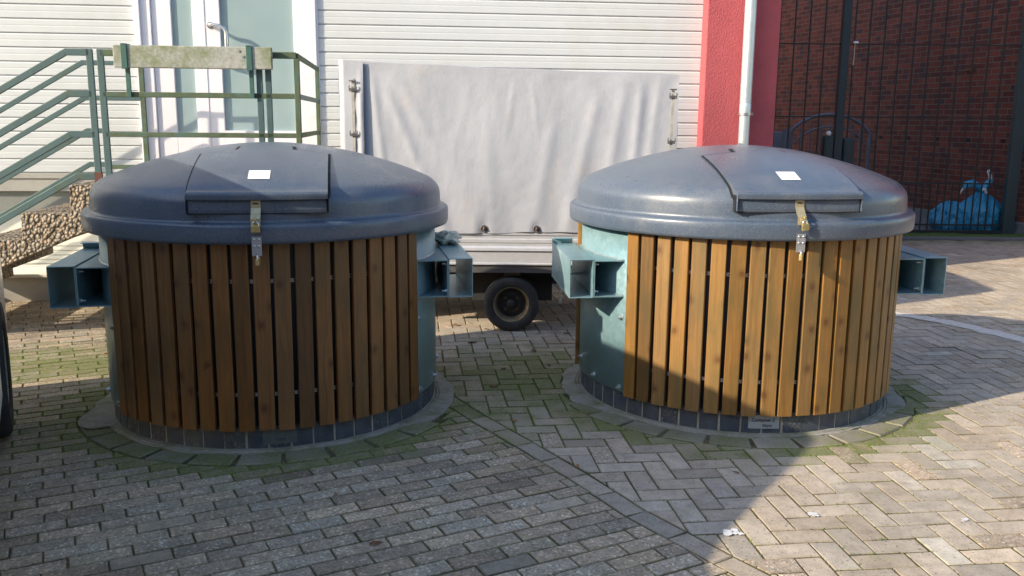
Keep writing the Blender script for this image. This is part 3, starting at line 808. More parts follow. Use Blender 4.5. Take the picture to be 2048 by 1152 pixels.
# padlocks
def padlock(label, c0, yaw, p, turn, tilt, wd=.038, ht=.032):
    M0 = Matrix.Translation((c0[0], c0[1], 0)) @ Matrix.Rotation(yaw, 4, 'Z')
    root = thing('padlock', label, 'padlock', M0 @ Vector(p), 0, 'padlocks on the lid hasps'); root.rotation_euler = (0, tilt, yaw+turn)
    MB().box(-wd/2, wd/2, -.0075, .0075, -.045, -.045+ht).build('lock_body', 'brass', root, bevel=.003)
    r = wd*.33
    pts = [(-r, 0, -.045+ht-.002), (-r, 0, -.010)]+[(-r*cos(t), 0, -.010+r*sin(t)) for t in [PI*i/8 for i in range(1, 8)]]+[(r, 0, -.010), (r, 0, -.045+ht-.002)]
    MB().tube(pts, .0036, 10).build('shackle', 'stainless', root)
    MB().tube([(0, 0, -.045), (0, 0, -.0462)], .006, 12).build('keyway', 'hub_black', root)
padlock('brass padlock on the upper hasp of the left container, hanging over its lid rim', CL, YAWL, (-.008, -.960, 1.082), 0, 0)
padlock('small brass padlock below the lid rim of the left container, hanging edge-on', CL, YAWL, (-.004, -.949, .936), radians(75), 0, .030, .030)
padlock('tilted brass padlock on the upper hasp of the right container, over its lid rim', CR, YAWR, (-.002, -.962, 1.080), radians(14), radians(-8), .036, .032)
padlock('small brass padlock below the lid rim of the right container, in front of the planks', CR, YAWR, (-.004, -.949, .938), radians(60), radians(3), .030, .030)

# rag on the left container's right tube
M0 = Matrix.Translation((CL[0], CL[1], 0)) @ Matrix.Rotation(YAWL, 4, 'Z')
rg = MB()
def ragf(u, v):
    th = 2*PI*u; ph = PI*v; d = Vector((cos(th)*sin(ph), sin(th)*sin(ph), cos(ph)))
    r = 1+.55*noise.noise(d*2.1+Vector((3, 1, 0)))+.3*noise.noise(d*5.5); return (d.x*.072*r, d.y*.10*r, d.z*.034*r)
rg.grid(ragf, 40, 24)
ro = rg.build('rag', 'rag'); ro.location = M0 @ Vector((.945, .10, .866)); ro.rotation_euler = (0, 0, YAWL)
tag(ro, 'crumpled cream rag lying on the lifting tube of the left container', 'rag')

# leaves
def leaf(x, y, s, rz, mat_, label, z=.003, grp='dry leaves lying on the paving'):
    mb = MB(); n = 9; vs = []
    for i in range(n+1):
        t = i/n; w_ = .42*sin(PI*t)**.8*(1+.35*sin(t*22)); h = .18*sin(t*PI)+.10*sin(t*7)
        vs += [((t-.5), -w_*.6, .10+h*.5), ((t-.5), 0, h*.35), ((t-.5), w_*.6, .12+h*.4)]
    fs = [(3*i+e, 3*i+3+e, 3*i+4+e, 3*i+1+e) for i in range(n) for e in (0, 1)]
    mb.add([(a*s, b*s, c*s) for a, b, c in vs], fs, True); mb.tube([(.5*s, 0, 0), (.72*s, .05*s, .04*s)], .0012, 5)
    o = mb.build('dry_leaf', mat_, loc=(x, y, z)); o.rotation_euler = (random.uniform(-.2, .2), 0, rz); tag(o, label, 'leaf', grp)
LF = 'small dry brown leaf lying on the paving'
for i, (x, y, s, rz, mt_) in enumerate([(-.275, 6.00, .062, .5, 'leaf_brown'), (.15, 5.80, .055, 2.0, 'leaf_brown'), (-.05, 5.35, .045, 1, 'leaf_brown'), (-.10, 4.98, .05, 3, 'leaf_orange'),
        (-.42, 6.55, .05, .2, 'leaf_orange'), (-.19, 6.42, .04, 1.2, 'leaf_brown'), (.40, 6.30, .05, .4, 'leaf_brown'), (.24, 5.45, .04, 2, 'leaf_brown'), (-2.62, 5.62, .07, .1, 'leaf_orange'), (-2.95, 6.35, .09, 0, 'leaf_brown'),
        (-.49, 3.02, .045, .4, 'leaf_brown'), (.02, 4.38, .035, .9, 'leaf_orange'), (1.0, 3.72, .03, 2.2, 'leaf_brown'), (.30, 3.78, .03, 1.2, 'leaf_orange'), (-.95, 2.62, .05, .3, 'leaf_brown'), (-.72, 3.45, .03, 2, 'leaf_orange'),
        (-.05, 6.52, .03, 2, 'leaf_orange'), (-.32, 6.62, .03, 2, 'leaf_orange'), (.53, 5.1, .05, .7, 'leaf_brown'), (3.9, 8.9, .06, 0, 'leaf_orange')]):
    leaf(x, y, s, rz, mt_, LF)
# white splashes
def splash(x, y, sx, sy, label, seed):
    mb = MB(); r_ = random.Random(seed)
    for k in range(9):
        cx, cy = r_.uniform(-.5, .5)*sx, r_.uniform(-.4, .4)*sy; q = 9; rr = r_.uniform(.15, .34)*min(sx, sy)*1.2
        mb.add([(cx+rr*cos(2*PI*i/q)*r_.uniform(.6, 1.2), cy+rr*sin(2*PI*i/q)*r_.uniform(.6, 1.2), .0035+.0002*k) for i in range(q)], [tuple(range(q))])
    o = mb.build('paint_splash', 'splash_white', loc=(x, y, 0)); tag(o, label, 'splash')
splash(.853, 3.135, .085, .050, 'speckled white splash on the grey border stones, in shade', 1)
splash(1.20, 3.30, .03, .03, 'small white spot on the paving right at the shadow edge', 2)
splash(1.78, 3.26, .03, .025, 'tiny white spot on the sunlit herringbone paving', 4)

# ------------------------------------------------------------------ the house
PA = Matrix.Translation((0, 8.3, 0)) @ Matrix.Rotation(BETA, 4, 'Z')   # local x along the wall, local y into the house
house = thing('house', 'cream sided building with red rendered corner and glazed white door', 'building', (0, 8.3, 0), BETA)
LINE0, PIT = 1.985, .1185
def siding(x0, x1, zlo, zhi, name):
    mb = MB(); k0 = math.floor((zlo-LINE0)/PIT); z = LINE0+k0*PIT
    prof = []
    while z < zhi:
        a, b = max(z+.007, zlo), min(z+PIT, zhi)
        if b-a > .005:
            # plank face: slightly dished, with a rolled lower edge and a narrow groove
            pr = [(.016, a-.009), (.016, a-.0015), (.003, a), (.0, a+.004), (.0, a+.050), (.0015, a+.058), (.0, a+.066), (.0, b-.012), (.0025, b-.007), (.008, b-.001)]
            prof += [(y, max(zlo, min(zhi, zz))) for y, zz in pr]
        z += PIT
    vs = []
    for y, zz in prof: vs += [(x0, y, zz), (x1, y, zz)]
    mb.add(vs, [(2*i, 2*i+1, 2*i+3, 2*i+2) for i in range(len(prof)-1)])
    return mb.build(name, 'siding', house, recalc=False)
siding(-9.5, -3.285, 1.035, 6.2, 'siding')
siding(-1.75, 1.735, .25, 6.2, 'siding')
MB().box(-9.5, -3.285, -.035, .03, .99, 1.034).box(-9.5, -3.285, -.022, .03, .878, .99).build('sill_band', 'plinth', house, bevel=.004)
MB().box(-9.5, -1.75, .02, .09, 0, .878).build('plinth_wall', 'plinth_dark', house)
MB().box(-1.75, 1.735, -.01, .09, 0, .245).build('plinth_wall', 'under_trailer_shade', house)  # shade behind the trailer is painted into this stretch of plinth
# wall core and roof behind the facade
MB().box(-9.5, -3.31, .09, 7.5, 0, 6.4).box(-3.31, -1.75, .42, 7.5, 0, 6.4).box(-1.75, 2.40, .09, 7.5, 0, 6.4).box(-3.31, -1.75, .015, .42, 3.3, 6.4).build('wall', 'plinth', house)
MB().box(-9.8, 2.7, -.3, 7.8, 6.4, 6.6).build('roof', 'roof_grey', house)
MB().box(1.735, 2.42, -.150, .09, 0, 6.398).build('red_pilaster', 'render_red', house, bevel=.008)
# window-like trim strip where the siding meets the pilaster
MB().box(-1.752, -1.735, -.006, .02, .25, 3.3).build('trim_strip', 'trim_white', house)
# downpipe
dp = MB().tube([(2.10, -.235, -0.0+.03), (2.10, -.235, 1.60)], .048, 24).tube([(2.10, -.235, 1.60), (2.10, -.235, 1.69), (2.10, -.235, 1.70)], [.053, .053, .049], 24).tube([(2.10, -.235, 1.70), (2.10, -.235, 6.35)], .052, 24)
pipe = dp.build('downpipe', 'pipe_zinc', house)
MB().tube([(2.10, -.235, 1.59), (2.10, -.235, 1.612)], .0575, 24).box(2.15, 2.175, -.245, -.225, 1.588, 1.614).box(2.155, 2.165, -.235, -.152, 1.594, 1.606).build('pipe_clamp', 'steel_bright', pipe)
# door
door = thing('entrance_door', None, None); door.parent = house
del_keys = [k for k in door.keys()]
d0 = MB().box(-3.285, -3.235, -.045, .10, 1.05, 3.3).box(-3.235, -3.15, -.02, .10, 1.05, 3.3).box(-1.93, -1.752, -.030, .10, 1.05, 3.3).box(-3.235, -1.752, -.03, .10, 3.2, 3.3)
d0.build('door_frame', 'frame_white', door, bevel=.004)
sp = MB().box(-3.148, -2.985, .0, .05, 1.05, 3.2).box(-2.985, -2.81, .0, .05, 1.05, 1.38).build('side_panel', 'frame_white', door, bevel=.004)
MB().box(-2.985, -2.81, .022, .04, 1.38, 3.2).build('side_glass', 'door_glass', door)
lf = MB().box(-2.808, -2.575, -.008, .05, 1.05, 3.2).box(-2.575, -1.932, -.008, .05, 1.05, 1.415).box(-1.950, -1.932, -.008, .05, 1.415, 3.2).box(-2.79, -2.70, -.013, -.008, 1.1, 3.2).build('door_leaf', 'frame_white', door, bevel=.004)
MB().box(-2.575, -1.950, .020, .04, 1.415, 3.2).build('glass_pane', 'door_glass', lf)
MB().tube([(-2.655, -.008, 2.315), (-2.655, -.060, 2.315), (-2.648, -.075, 2.316), (-2.625, -.080, 2.318), (-2.56, -.080, 2.305), (-2.525, -.080, 2.285), (-2.512, -.080, 2.245), (-2.512, -.080, 2.08), (-2.53, -.080, 2.05), (-2.60, -.080, 2.045), (-2.655, -.060, 2.045), (-2.655, -.008, 2.045)], .0145, 12).tube([(-2.655, -.0085, 2.315), (-2.655, -.014, 2.315)], .03, 16).build('door_handle', 'stainless', lf)

# low annexe ledge at the foot of the wall
lg = thing('ledge', 'low grey plinth with white coping at the foot of the wall, under the pebble steps', 'ledge', (0, 8.3, 0), BETA)
MB().box(-9.5, -2.2, -.54, .018, 0, .200).build('ledge_body', 'plinth', lg)
MB().box(-9.5, -2.2, -.56, .018, .200, .228).build('coping', 'coping', lg, bevel=.004)
rb = MB(); rb.box(-9.5, -2.2, -.012, .018, .228, .66)
for k in range(5): rb.box(-9.5, -2.2, -.024, -.012, .236+.040*k, .236+.040*k+.030)  # ribs shape the shadow stripes of rails and treads into the wall
rb.build('shadow_stripe_panel', 'coping', lg, bevel=.003)

# ------------------------------------------------------------------ unseen building added behind the camera: blocks low sky, reflects in the lids
nb = thing('sky_block_building', 'added brick building behind the camera, unseen, blocking low sky', 'building', (-7.5, -9, 0), 0)
MB().box(0, 30, -8, 0, 0, 7.5).build('wall', 'brick_red', nb)
MB().box(-.3, 30.3, -8.3, .3, 7.5, 7.8).build('roof', 'roof_grey', nb)
for k in range(9):
    for z in (1.0, 4.3):
        wf = MB().box(1.2+3.2*k, 2.8+3.2*k, .002, .05, z, z+1.6).build('window', 'frame_white', nb)
        MB().box(1.28+3.2*k, 2.72+3.2*k, .045, .056, z+.08, z+1.52).build('pane', 'car_glass', wf)
# ------------------------------------------------------------------ pebble steps and landing
st = thing('steps', 'pebble-faced concrete steps climbing to the railed landing at the door', 'steps', (0, 8.3, 0), BETA)
poly = [(-3.02, 1.069), (-3.235, 1.069), (-3.24, .872), (-3.566, .875), (-3.571, .690), (-3.90, .690), (-3.905, .505), (-4.23, .505), (-4.235, .32), (-4.56, .32), (-4.565, .14), (-4.90, .14), (-4.90, .0), (-4.52, .0), (-3.731, .500), (-3.122, .760), (-3.02, .80)]
MB().prism(poly, -1.90, -1.72, 'y').build('side_wall', 'pebble_concrete', st, bevel=.006)
for x1, z in ((-3.022, 1.067), (-3.240, .873), (-3.571, .688), (-3.905, .503), (-4.235, .318), (-4.565, .138)):
    x0 = x1-(.213 if z > 1 else .328)
    MB().box(x0, x1-.002 if z > 1 else x1+.03, -1.718, -.62, z-.09, z).build('tread', 'pebble_concrete', st, bevel=.008)
MB().box(-3.018, -1.66, -1.88, -.04, .93, 1.06).build('landing', 'pebble_concrete', st, bevel=.006)
MB().box(-3.0, -2.9, -1.8, -.1, 0, .93).box(-1.9, -1.78, -1.8, -.1, 0, .93).build('landing_support', 'plinth_dark', st)

# ------------------------------------------------------------------ railing (flat steel frames)
rl = thing('railing', 'green painted steel railing with moss and rust around the steps and landing', 'railing', (0, 8.3, 0), BETA)
T = .045
def rpart(name, segs, mat_, h=T, d=.018):
    mb = MB()
    for p, q in segs:
        P, Q = Vector(p), Vector(q); dv = (Q-P).normalized(); inpl = Vector((0, 0, 1)) if abs(dv.z) < .9 else Vector((1, 0, 0))
        # the flat's broad side is seen from the front: h in the plane of the frame, d across it
        if abs(dv.y) > .6: mb.bar(p, q, d, h, (0, 0, 1))
        else: mb.bar(p, q, d, h, dv.cross(Vector((0, 1, 0))))
    return mb.build(name, mat_, rl, bevel=.004)
LV = (1.975, 1.70, 1.43, 1.145); SL = .581
yF = -1.80
for i, z in enumerate(LV):
    xk = -3.231 if i == 0 else (-3.237 if i < 3 else -3.215)
    L_ = 2.2 if i < 3 else 2.0
    rpart('stair_rail', [((xk, yF, z-T/2), (-3.07, yF, z-T/2)), ((xk+.008, yF, z-T/2), (xk-L_, yF, z-T/2-SL*L_))], 'rail_paint' if i != 3 else 'rail_paint')
rpart('stair_post', [((-3.070, yF, .80), (-3.070, yF, 1.975))], 'rail_paint')
MB().box(-3.094, -3.046, yF-.012, yF+.012, 1.045, 1.15).build('rust_patch', 'rail_rust', rl)
rpart('stair_post', [((-5.2, yF, 0.0), (-5.2, yF, .82))], 'rail_paint')
rpart('landing_post', [((-3.000, yF, .95), (-3.000, yF, 1.975))], 'rail_paint')
rpart('landing_rail', [((-3.0, yF, LV[0]-T/2), (-1.70, yF, LV[0]-T/2))], 'rail_moss')
rpart('landing_rail', [((-3.0, yF, LV[1]-T/2), (-1.70, yF, LV[1]-T/2))], 'rail_moss', .036)
rpart('landing_rail', [((-3.0, yF, LV[2]-T/2), (-1.70, yF, LV[2]-T/2))], 'rail_moss', .034)
rpart('landing_rail', [((-3.0, yF, 1.12), (-1.70, yF, 1.12))], 'rail_paint', .034)
rpart('landing_post', [((-1.955, yF, .95), (-1.955, yF, 1.92))], 'rail_paint', .042)
rpart('landing_post', [((-1.895, yF, .95), (-1.895, yF, 1.92))], 'rail_paint', .042)
rpart('corner_post', [((-1.700, yF, .95), (-1.700, yF, LV[0]-T))], 'rail_moss', .038, .03)
for i, z in enumerate(LV[:3]): rpart('return_rail', [((-1.700, yF+.01, z-T/2), (-1.740, -.18, z-T/2))], 'rail_moss' if i != 1 else 'rail_paint', .036, .02)
rpart('wall_post', [((-1.740, -.165, 1.06), (-1.740, -.165, LV[0]-.005))], 'rail_moss', .034, .02)
# rear stair rail near the wall
yB = -.34
for i, z in enumerate((1.985, 1.70, 1.43, 1.15)):
    rpart('rear_stair_rail', [((-3.64, yB, z-.02), (-3.505, yB, z-.02)), ((-3.632, yB, z-.02), (-5.75, yB, z-.02-SL*2.118))], 'rail_paint', .042)
rpart('rear_post', [((-3.475, yB, .9), (-3.475, yB, 1.985))], 'rail_paint', .042)
for z, m_ in ((1.985, 'rail_paint'), (1.697, 'rail_paint'), (1.13, 'rail_moss')):
    rpart('rear_rail', [((-3.475, yB, z-.02), (-3.17, yB, z-.02))], m_, .036)
rpart('rear_post', [((-3.165, yB, .98), (-3.165, yB, 1.985))], 'rail_moss', .042)
# mossy board hung on the railing
bd = thing('mossy_board', 'long white board overgrown with green moss, strapped to the railing before the door', 'board', (0, 8.3, 0), BETA)
bmx = MB(); M = Matrix.Rotation(radians(.25), 4, 'Y')
bmx.box(-2.895, -1.855, yF-.075, yF-.030, 1.853, 2.000)
bmx.build('board', 'mossy_board', bd, bevel=.006)
for x in (-2.822, -2.005):
    MB().box(x-.019, x+.019, yF-.084, yF-.0765, 1.845, 2.010).box(x-.017, x+.017, yF-.084, yF+.02, 2.002, 2.010).box(x-.015, x+.015, yF-.028, yF-.012, 1.66, 1.99).build('bracket', 'bracket', bd, bevel=.002)
for x, z in ((-2.07, 1.972), (-2.045, 1.935)):
    MB().tube([(x, yF-.075, z), (x, yF-.079, z)], .009, 12).build('screw', 'steel_bright', bd)

# ------------------------------------------------------------------ trailer
YT_ = 6.35
tr = thing('trailer', 'box trailer under a pale grey tarpaulin between the two containers', 'trailer', (0, YT_, 0), 0)
XL, XR = -1.216, 1.150
def ztop(x): return 1.921-.031*(x-XL)-.008*max(0, sin(max(0, (x+1.0))/2.15*PI))+.003*sin(x*9)
def tarp_disp(x, z):
    """outward bulge of the cloth (m)"""
    h = (ztop(x)-z); d = 0
    nz = lambda a, b, s: noise.noise(Vector((a, b, s)))
    d += .013*nz(x*2.2, z*1.1, .3)+.005*nz(x*7+z*1.2, z*1.6, 2)
    d += .0035*max(0, nz(x*9+h*1.5, h*1.1, 5))*min(1, h*3)
    # fold running from the left top corner down to the right
    for (x0, k, wdt, amp, h0, h1) in ((-.96, .42, .045, .022, .12, 1.2), (-.99, .10, .03, .018, 0, 1.2), (-.86, .55, .05, .012, .02, .5), (.62, -.22, .05, .020, .1, 1.2), (.78, -.14, .04, .018, .05, 1.0), (.90, -.08, .035, .022, .0, .8),
                                 (1.02, -.10, .035, .018, 0, .7), (.35, -.18, .05, .014, .3, 1.2), (.12, .12, .022, .007, 0, .35), (.02, -.16, .02, .006, 0, .3), (-.2, .05, .05, .007, .2, 1.2), (-.02, -.05, .06, .010, .7, 1.25), (.30, .1, .07, .014, .6, 1.25)):
        c = x0+k*h; a = .36*amp*max(0, min(1, (h-h0)/.18))*max(0, min(1, (h1+.2-h)/.3)); d += a*math.exp(-((x-c)/wdt)**2)
    e = min(1, max(0, h/.06))*min(1, max(0, (XR-x)/.06))*min(1, max(0, (x-XL)/.03)); d *= e
    zb = z-.745
    for ex in (-.80, -.204, .172, .62, .98): d -= .012*math.exp(-((x-ex)/.035)**2-(zb/.06)**2)
    for k in range(6): d += .007*math.exp(-((x-(-1.0+.37*k))/.10)**2)*math.exp(-(zb/.20)**2)
    return d
def tf(u, v):
    x = XL+.165+(XR-XL-.165)*u; z0 = .735+.008*sin(x*5)+.006*noise.noise(Vector((x*6, 0, 0)))
    z = z0+(ztop(x)-z0)*v; return (x, -.006-tarp_disp(x, z), z)
mb = MB().grid(tf, 230, 110)
# left overlapping flap
def tf2(u, v):
    x = XL+.172*u; z = .735+(ztop(x)+.004-.735)*v
    d = .020*min(1, u*5)+.006*noise.noise(Vector((x*9, z*2.2, 0)))+.010*math.exp(-((u-.90)/.12)**2)*min(1, (ztop(x)-z)*4)*(1+noise.noise(Vector((0, z*3, 4)))); return (x, -.006-d*(0 if u == 1 and v < 0 else 1), z)
mb.grid(tf2, 28, 60)
# top, ends, rear
mb.grid(lambda u, v: (XL+(XR-XL)*u, -.006+1.42*v, ztop(XL+(XR-XL)*u)+.035*sin(PI*v)), 30, 8)
for x in (XL, XR): mb.grid(lambda u, v, x=x: (x+(-1 if x < 0 else 1)*.010*sin(PI*v)*noise.noise(Vector((u*4, v*4, x))), -.006+1.42*u, .735+(ztop(x)-.735)*v), 12, 12)
mb.grid(lambda u, v: (XL+(XR-XL)*u, 1.414, .735+(ztop(XL+(XR-XL)*u)-.735)*v), 12, 4)
tp = mb.build('tarpaulin', 'tarp', tr, recalc=False)
# top hem
for i, (x, z1, z0, bz) in enumerate(((-1.115, 1.80, .76, (1.775, 1.732, 1.424)), (1.104, 1.74, .76, (1.735, 1.700, 1.392)))):
    mb = MB(); pts = 40; vs = []
    for k in range(pts+1):
        z = z0+(z1-z0)*k/pts; y = -.034-.003*sin(k*.9)-(.0 if i == 0 else .012); dx = .003*noise.noise(Vector((k*.3, i, 0)))
        vs += [(x-.010+dx, y, z), (x+.010+dx, y, z), (x+.010+dx, y+.004, z), (x-.010+dx, y+.004, z)]
    mb.add(vs, [(q*4+e, (q+1)*4+e, (q+1)*4+(e+1) % 4, q*4+(e+1) % 4) for q in range(pts) for e in range(4)])
    sp_ = mb.build('strap', 'strap', tp)
    for j, z in enumerate(bz):
        yb = -.044-(.0 if i == 0 else .010)
        b_ = MB()
        if j == 0: b_.box(x-.024, x+.024, yb-.004, yb+.006, z+.006, z+.015)
        else:
            b_.box(x-.028, x+.028, yb-.004, yb+.005, z-.006, z+.004); b_.tube([(x-.024, yb, z), (x-.025, yb-.003, z+.012), (x-.022, yb, z+.022)], .004, 8); b_.tube([(x+.024, yb, z), (x+.025, yb-.003, z+.012), (x+.022, yb, z+.022)], .004, 8)
            b_.tube([(x-.026, yb+.002, z-.012), (x+.026, yb+.002, z-.012)], .005, 8)
        b_.build('buckle', 'frame_dark', sp_, bevel=.001)
for x in (-.80, -.204, .172, .62, .98):
    Mx = Matrix.Translation((x, -.012, .763)) @ Matrix.Rotation(PI/2, 4, 'X')
    e_ = MB().lathe([(.026, 0), (.025, .005), (.021, .007), (.018, .003), (.010, .002), (0, .002)], 20, M=Mx).build('eyelet', 'frame_dark', tp)
    MB().tube([(x-.002, -.018, .755), (x+.002, -.026, .763), (x, -.018, .775)], .008, 8).build('hook', 'rust_iron', e_)
# aluminium side board with profile lines
prof = [(0, .745), (-.004, .744), (-.004, .718), (.004, .712), (.004, .690), (-.003, .684), (-.003, .662), (.003, .656), (.003, .636), (-.002, .630), (-.010, .622), (-.012, .604), (.002, .600), (.002, .515), (-.004, .510), (-.004, .500), (.02, .500)]
mb = MB()
vs = []
for y, z in prof: vs += [(XL+.01, y, z), (XR-.015, y, z)]
mb.add(vs, [(2*i, 2*i+1, 2*i+3, 2*i+2) for i in range(len(prof)-1)])
mb.box(XL+.01, XR-.015, .02, 1.40, .500, .738)
mb.build('side_board', 'alu', tr, recalc=False)
for x in (XL+.008, XR-.035): MB().box(x, x+.03, -.018, .03, .47, .76).build('corner_profile', 'alu', tr, bevel=.004)
MB().box(XL+.02, XR-.03, .012, .06, .440, .498).box(XL+.02, XR-.03, 1.30, 1.38, .440, .498).box(-.9, -.84, .06, 1.3, .430, .498).box(.80, .86, .06, 1.3, .430, .498).box(-.06, .06, .06, 1.3, .41, .498).build('chassis', 'frame_dark', tr)
MB().tube([(-.005, .10, .215), (-.005, 1.28, .215)], .03, 12).build('axle', 'frame_dark', tr)
for y in (.20, 1.12): MB().box(-.30, .30, y, y+.04, .20, .50).build('mudguard', 'under_trailer_shade', tr)  # darkened to carry the under-trailer shade in their colour
MB().box(-1.60, XL+.02, .66, .74, .40, .47).box(-2.1, -1.60, .68, .72, .40, .46).build('drawbar', 'steel_bright', tr, bevel=.003)
MB().tube([(.36, .10, .46), (.355, .09, .20)], .010, 8).build('prop_leg', 'steel_bright', tr)
MB().tube([(-.95, .7, .0), (-.95, .7, .45)], .025, 10).build('prop_leg', 'frame_dark', tr)
def wheel(parent, x, y, z, R, wdt, face, rim_mat, rr=.62, name='wheel', toward=-1, ax='y'):
    """face: outer side position; toward -1: outer side faces -y ; ax 'x': outer side faces +x"""
    if ax == 'y': Mw = Matrix.Translation((x, y, z)) @ Matrix.Rotation(PI/2, 4, 'X')
    else: Mw = Matrix.Translation((x, y, z)) @ Matrix.Rotation(PI/2, 4, 'Y')
    # in wheel space +z points outwards
    e = bpy.data.objects.new(name, None); COL.objects.link(e); e.parent = parent; e.matrix_local = Mw; e.empty_display_size = .1
    h = wdt/2; t = MB().lathe([(R*rr, -h*.8), (R*.80, -h), (R*.94, -h*.94), (R, -h*.6), (R, h*.6), (R*.985, h*.80), (R*.93, h*.95), (R*.84, h), (R*.74, h*.97), (R*.66, h*.90), (R*rr, h*.80), (R*rr*.97, h*.60)], 64)
    for k in range(-1, 2): pass
    t.build('tyre', 'rubber', e)
    r0 = R*rr
    MB().lathe([(r0, h*.80), (r0*1.02, h*.86), (r0*.97, h*.84), (r0*.93, h*.55), (r0*.88, h*.10), (r0*.82, -h*.12)], 48).build('rim', rim_mat, e)
    MB().lathe([(r0*.825, -h*.11), (r0*.74, -h*.16), (r0*.62, h*.02), (r0*.45, h*.08), (r0*.30, h*.0), (0, h*.0)], 48).build('wheel_disc', 'hub_black' if rim_mat == 'rim_paint' else rim_mat, e)
    MB().lathe([(r0*.27, h*.04), (r0*.26, h*.42), (r0*.20, h*.52), (0, h*.54)], 24).build('hub', 'hub_black', e)
    mb = MB()
    for k in range(4):
        a = PI/4+k*PI/2; p = Vector((r0*.46*cos(a), r0*.46*sin(a), h*.12)); mb.tube([p, p+Vector((0, 0, h*.22))], r0*.06, 6, smooth=False)
    mb.build('wheel_nut', 'rust_iron', e)
    return e
wheel(tr, -.005, .09, .201, .203, .145, 0, 'rim_paint', .64)
wheel(tr, -.005, 1.30, .201, .203, .145, 0, 'rim_paint', .64)
# dark dish inside the front rim
# ------------------------------------------------------------------ fence on the right
fn = thing('fence', 'tall dark steel bar fence with thick posts in front of the brick wall', 'fence', (0, 12.5, 0), 0)
for x, w_ in ((4.49, .11), (6.965, .16)):
    MB().box(x-w_/2, x+w_/2, -.05, .05, 0, 3.55).build('post', 'post_paint', fn, bevel=.006)
MB().box(3.02, 3.08, -.03, .03, 0, 3.4).build('post', 'post_paint', fn)
for z, h in ((2.58, .016), (1.61, .018), (.71, .020), (.13, .022), (3.40, .03)):
    MB().box(3.08, 4.435, -.012, .012, z-h/2, z+h/2).box(4.545, 6.885, -.012, .012, z-h/2, z+h/2).build('rail', 'fence_paint', fn)
MB().box(3.08, 4.435, -.03, .03, .0, .06).box(4.545, 6.885, -.03, .03, .005, .055).build('bottom_rail', 'fence_paint', fn, bevel=.004)
x = 3.19; k = 0
while x < 6.86:
    if abs(x-4.49) > .08:
        MB().box(x-.0085, x+.0085, -.0085, .0085, .055, 3.42).build('bar', 'fence_paint', fn)
    xm = x+.102
    if abs(xm-4.49) > .08 and xm < 6.86: MB().box(xm-.0075, xm+.0075, -.0075, .0075, .055, .72).build('short_bar', 'fence_paint', fn)
    x += .204
lb = MB().box(4.28, 4.42, -.08, .06, .86, 1.36).build('lock_case', 'post_paint', fn, bevel=.03)
MB().box(4.56, 4.72, -.06, .06, .80, 1.33).build('lock_case', 'post_paint', fn, bevel=.035)
MB().lathe([(.035, 0), (.03, .02), (.015, .032), (0, .034)], 16, M=Matrix.Translation((4.33, -.085, 1.385)) @ Matrix.Rotation(radians(60), 4, 'X')).build('knob', 'sticker', lb)
MB().tube([(4.62, -.02, 2.62), (4.62, -.02, 2.30)], .012, 8).tube([(4.60, -.03, 2.60), (4.66, -.03, 2.60)], .02, 8).build('drop_bolt', 'stainless', fn)
# arched metal gate behind the fence
ag = thing('garden_gate', 'grey arched metal gate standing behind the tall fence', 'gate', (0, 14.2, 0), 0)
def archpts(x0, x1, zs, rise, n=24): return [(x0+(x1-x0)*i/n, 0, zs+rise*(1-((i/n-.5)*2)**2)**.75) for i in range(n+1)]
MB().tube(archpts(4.34, 5.60, 1.36, .30), .026, 10).tube([(5.60, 0, .05), (5.60, 0, 1.38)], .028, 10).tube([(4.36, 0, .05), (4.36, 0, 1.38)], .028, 10).tube(archpts(4.42, 5.54, 1.20, .27), .015, 8).tube([(4.36, 0, .2), (5.6, 0, .2)], .02, 8).build('gate_frame', 'gate_paint', ag)
for k in range(1, 8):
    x = 4.36+1.24*k/8; MB().tube([(x, 0, .2), (x, 0, 1.20+.27*(1-((k/8-.5)*2)**2)**.75+.1)], .010, 8).build('bar', 'gate_paint', ag)
MB().box(4.24, 4.34, -.03, .03, 1.02, 1.42).build('hinge_plate', 'gate_paint', ag, bevel=.004)
cb_ = MB().box(3.95, 4.28, -.1, .1, 0, 1.38).build('utility_cabinet', 'box_grey', bevel=.01, loc=(.12, 14.6, 0)); tag(cb_, 'plain grey cabinet beside the arched gate, mostly hidden by the red corner', 'cabinet')
# brick wall
BW = Vector((7.12, 12.9, 0)); BD = Vector((-.279, .960, 0)); ang = atan2(BD.y, BD.x)
bw = thing('brick_wall', 'dark red brick wall rising behind the fence', 'wall', BW-BD*4.5, ang)
MB().box(0, 16, -.35, 0, 0, 7).build('brickwork', 'brick_red', bw)
MB().box(-.02, 16, -.02, .06, 0, .16).build('footing', 'slab', bw, bevel=.01)
for k in range(7):
    x = 4.6+k*.66; MB().box(x, x+.09, -.002, .004, 1.265, 1.315).build('air_brick', 'gap_black', bw)
MB().box(5.35, 5.50, .0, .05, 2.315, 2.345).box(5.32, 5.36, .02, .06, 2.30, 2.36).build('wall_hook', 'rust_iron', bw)
# end wall far behind so that the passage closes
ew = MB().box(-2, 9, 0, .3, 0, 7).build('rear_wall', 'brick_red', loc=(0, 21, 0)); tag(ew, 'shaded brick wall closing the passage behind the red corner', 'wall')

